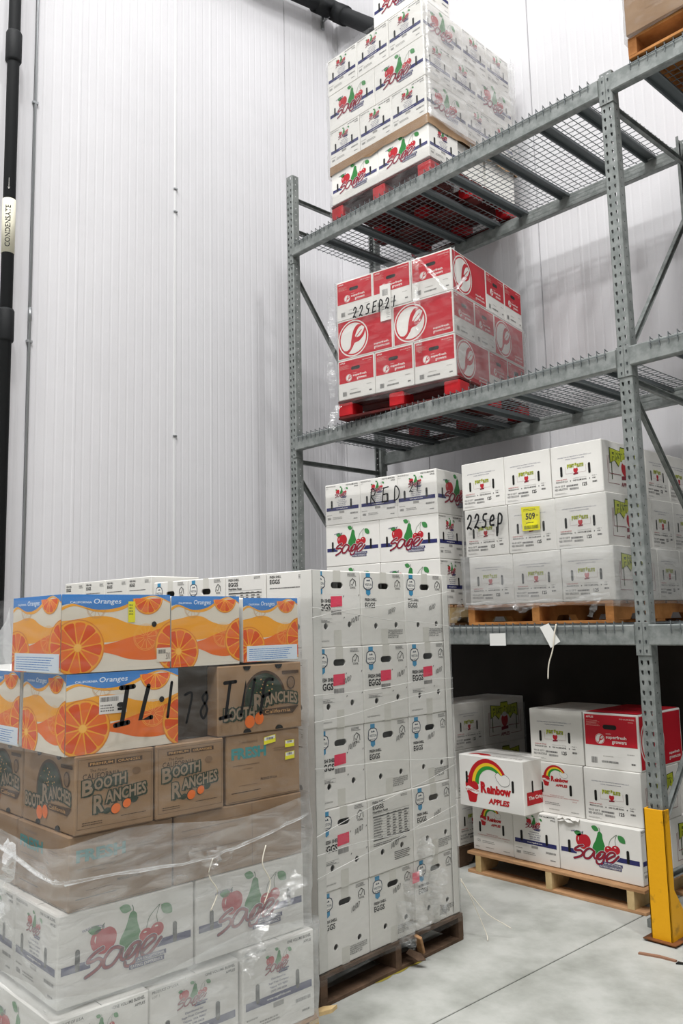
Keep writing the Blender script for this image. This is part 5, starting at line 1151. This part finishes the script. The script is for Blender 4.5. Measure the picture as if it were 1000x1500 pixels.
# film over the load
X1 = .01
fj = film(LJ, -1.15, X1, -.01, 1.0, 1.195, 1.46, F_LIGHT, 'clear film with IL 178 INE written on it, near load, fifth row', seed=71, off=.012, amp=.004)
film(LJ, -1.12, .0, -.01, .985, 1.46, 1.70, F_LIGHT, 'clear film over the top orange cartons of the near load', seed=78, off=.008, amp=.003)
film(LJ, -1.15, .012, .02, .99, .80, 1.21, F_LIGHT, 'clear stretch film over the brown orange cartons of the near load', seed=72, off=.014, amp=.008)
film(LJ, -1.1, .005, .0, .99, .44, .93, F_HEAVY, 'thick cloudy film over the middle rows of the near load', seed=73, off=.02, amp=.012)
film(LJ, -1.1, .028, -.03, 1.0, .12, .50, F_HEAVY, 'thick cloudy film skirt round the bottom row of the near load', seed=74, off=.018, amp=.012)
c = Cv(120, 20); c.clipon = False
write(c, 'IL', 0, 2.0, 6.8, 11.5, 1.6, 'black', .12, .0, 1.2); write(c, '1', 17.6, 2.6, 5, 11.5, 1.1, 'black', .12); write(c, '7', 25.5, 0, 4.4, 10, .9, 'black', .06); write(c, '8', 32, .6, 5.2, 9.6, .9, 'black', .06)
write(c, 'INF', 41, .4, 7.2, 12.0, 1.35, 'black', .12, 0, 1.2)
o = link('handwriting', c.mesh('handwriting'), fj); o.matrix_local = fj.matrix_basis.inverted() @ (LJ.T @ Matrix.Translation((X1 + .026, .165, 1.265)) @ Matrix(((0, 0, 1, 0), (1, 0, 0, 0), (0, 1, 0, 0), (0, 0, 0, 1)))); o['label'] = 'thick black handwritten IL 178 INE'
# rolled film edges and loose bits on the near load
def roll(P, r, label, seed=1, name='film_roll'):
    R = random.Random(seed); Q = []
    for i in range(len(P) - 1):
        for k in range(6): Q.append(Vector(P[i]).lerp(Vector(P[i + 1]), k / 6) + Vector((R.uniform(0, .004), R.uniform(-.003, .003), R.uniform(-.004, .004))))
    Q.append(Vector(P[-1])); pts = [LJ.pt(*q) for q in Q]; rr = [r * R.uniform(.6, 1.4) for _ in pts]; mb = MB(); o0 = pts[0].copy(); mb.tube([p - o0 for p in pts], rr, 6)
    tag(link(name, mb.mesh(name, F_LOOSE, True), None, o0), label, 'film edge')
roll([(-1.1, -.04, .98), (-.6, -.04, .90), (.03, -.035, .835), (.04, .0, .83), (.045, .5, .80), (.045, .75, .83), (.03, .985, .87)], .006, 'rolled film edge running round the brown cartons of the near load')
ribbon(LJ, [(.05, .44, .82), (.06, .50, .80), (.055, .56, .81), (.05, .62, .80)], .05, F_LOOSE, 'film_tail', 'crumpled film knot on the right side of the near load', 'film scrap', seed=75)
for i, (y, z, dz) in enumerate(((.53, .80, .17), (.76, .80, .20))):
    strand('film_strand', [LJ.pt(.055, y, z), LJ.pt(.06, y - .02, z - dz * .3), LJ.pt(.06, y + .015, z - dz * .65), LJ.pt(.055, y - .01, z - dz)], .0022, ink('cream'), ('curled white film strand hanging below the rolled edge, left one', 'curled white film strand hanging below the rolled edge, right one')[i], 'film scrap')
ribbon(LJ, [(.05, .93, .66), (.055, .83, .60), (.05, .72, .52), (.055, .70, .45), (.05, .66, .40)], .06, F_LOOSE, 'film_tail', 'shiny pleated film gathered over the fruit print at the right of the near load', 'film scrap', seed=77)
ribbon(LJ, [(-.30, -.05, .90), (-.22, -.055, .86), (-.27, -.05, .80), (-.35, -.055, .74), (-.28, -.05, .68)], .05, F_LOOSE, 'film_tail', 'crumpled white film on the left face of the near load', 'film scrap', seed=79)
ribbon(LJ, [(-.62, -.05, .70), (-.5, -.06, .62), (-.42, -.05, .52), (-.55, -.055, .42), (-.6, -.05, .3)], .12, F_LOOSE, 'film_tail', 'bunched bright film at the lower left of the near load', 'film scrap', seed=80)
# film stretched from the top carton corner down to the lower left carton
mb = MB(); N = 8; vs = []
for j in range(N + 1):
    v = j / N
    for i in range(N + 1):
        u = i / N; top = 1.68 - .21 * (1 - (1 - u) ** 2) - .02 * u; x = -.395 - u * .72; z = 1.46 + (top - 1.46) * v if top > 1.46 else 1.46
        vs.append((x, -.012 + .03 * math.sin(u * 3.1) * v + .006 * math.sin(u * 17 + v * 5), z))
mb.add(vs, [[j * (N + 1) + i, j * (N + 1) + i + 1, (j + 1) * (N + 1) + i + 1, (j + 1) * (N + 1) + i] for j in range(N) for i in range(N)])
tag(link('stretch_film', mb.mesh('stretch_film', F_HEAVY, True), None, LJ.pt(0, 0, 0)), 'cloudy film sheet sloping from the top orange carton down to the left edge', 'stretch film')
for i, (x, y) in enumerate(((.05, .97), (.03, .88))):
    mb = MB(); mb.prism([(0, 0), (.12, -.01), (.15, .012), (.1, .03), (.0, .02)], 0, .014); o = link('wood_splinter', mb.mesh('wood_splinter', M_WOODL), None, LJ.pt(x - .06, y, .115 - .03 * i)); o.rotation_euler = (.3 * i, -.1, 1.2); tag(o, ('pale splintered board end at the right foot of the near load', 'splintered wood sliver under the stained fruit carton')[i], 'wood splinter')
for b in BOXES:
    if '_d' in b: del b['_d']
# ceiling lamp housings round the lights
for l in [o for o in COL.objects if o.type == 'LIGHT']:
    mb = MB(); mb.box(-l.data.size / 2 - .06, l.data.size / 2 + .06, -l.data.size_y / 2 - .06, l.data.size_y / 2 + .06, .02, .12, .01)
    mb.tube([(-.4, 0, .12), (-.4, 0, ZC - l.location.z - .003)], .008, 6); mb.tube([(.4, 0, .12), (.4, 0, ZC - l.location.z - .003)], .008, 6)
    tag(link('lamp_housing', mb.mesh('lamp_housing', M_STEEL), None, l.location), 'rectangular lamp housing hung under the cold room ceiling', 'lamp', 'ceiling lamp housings')
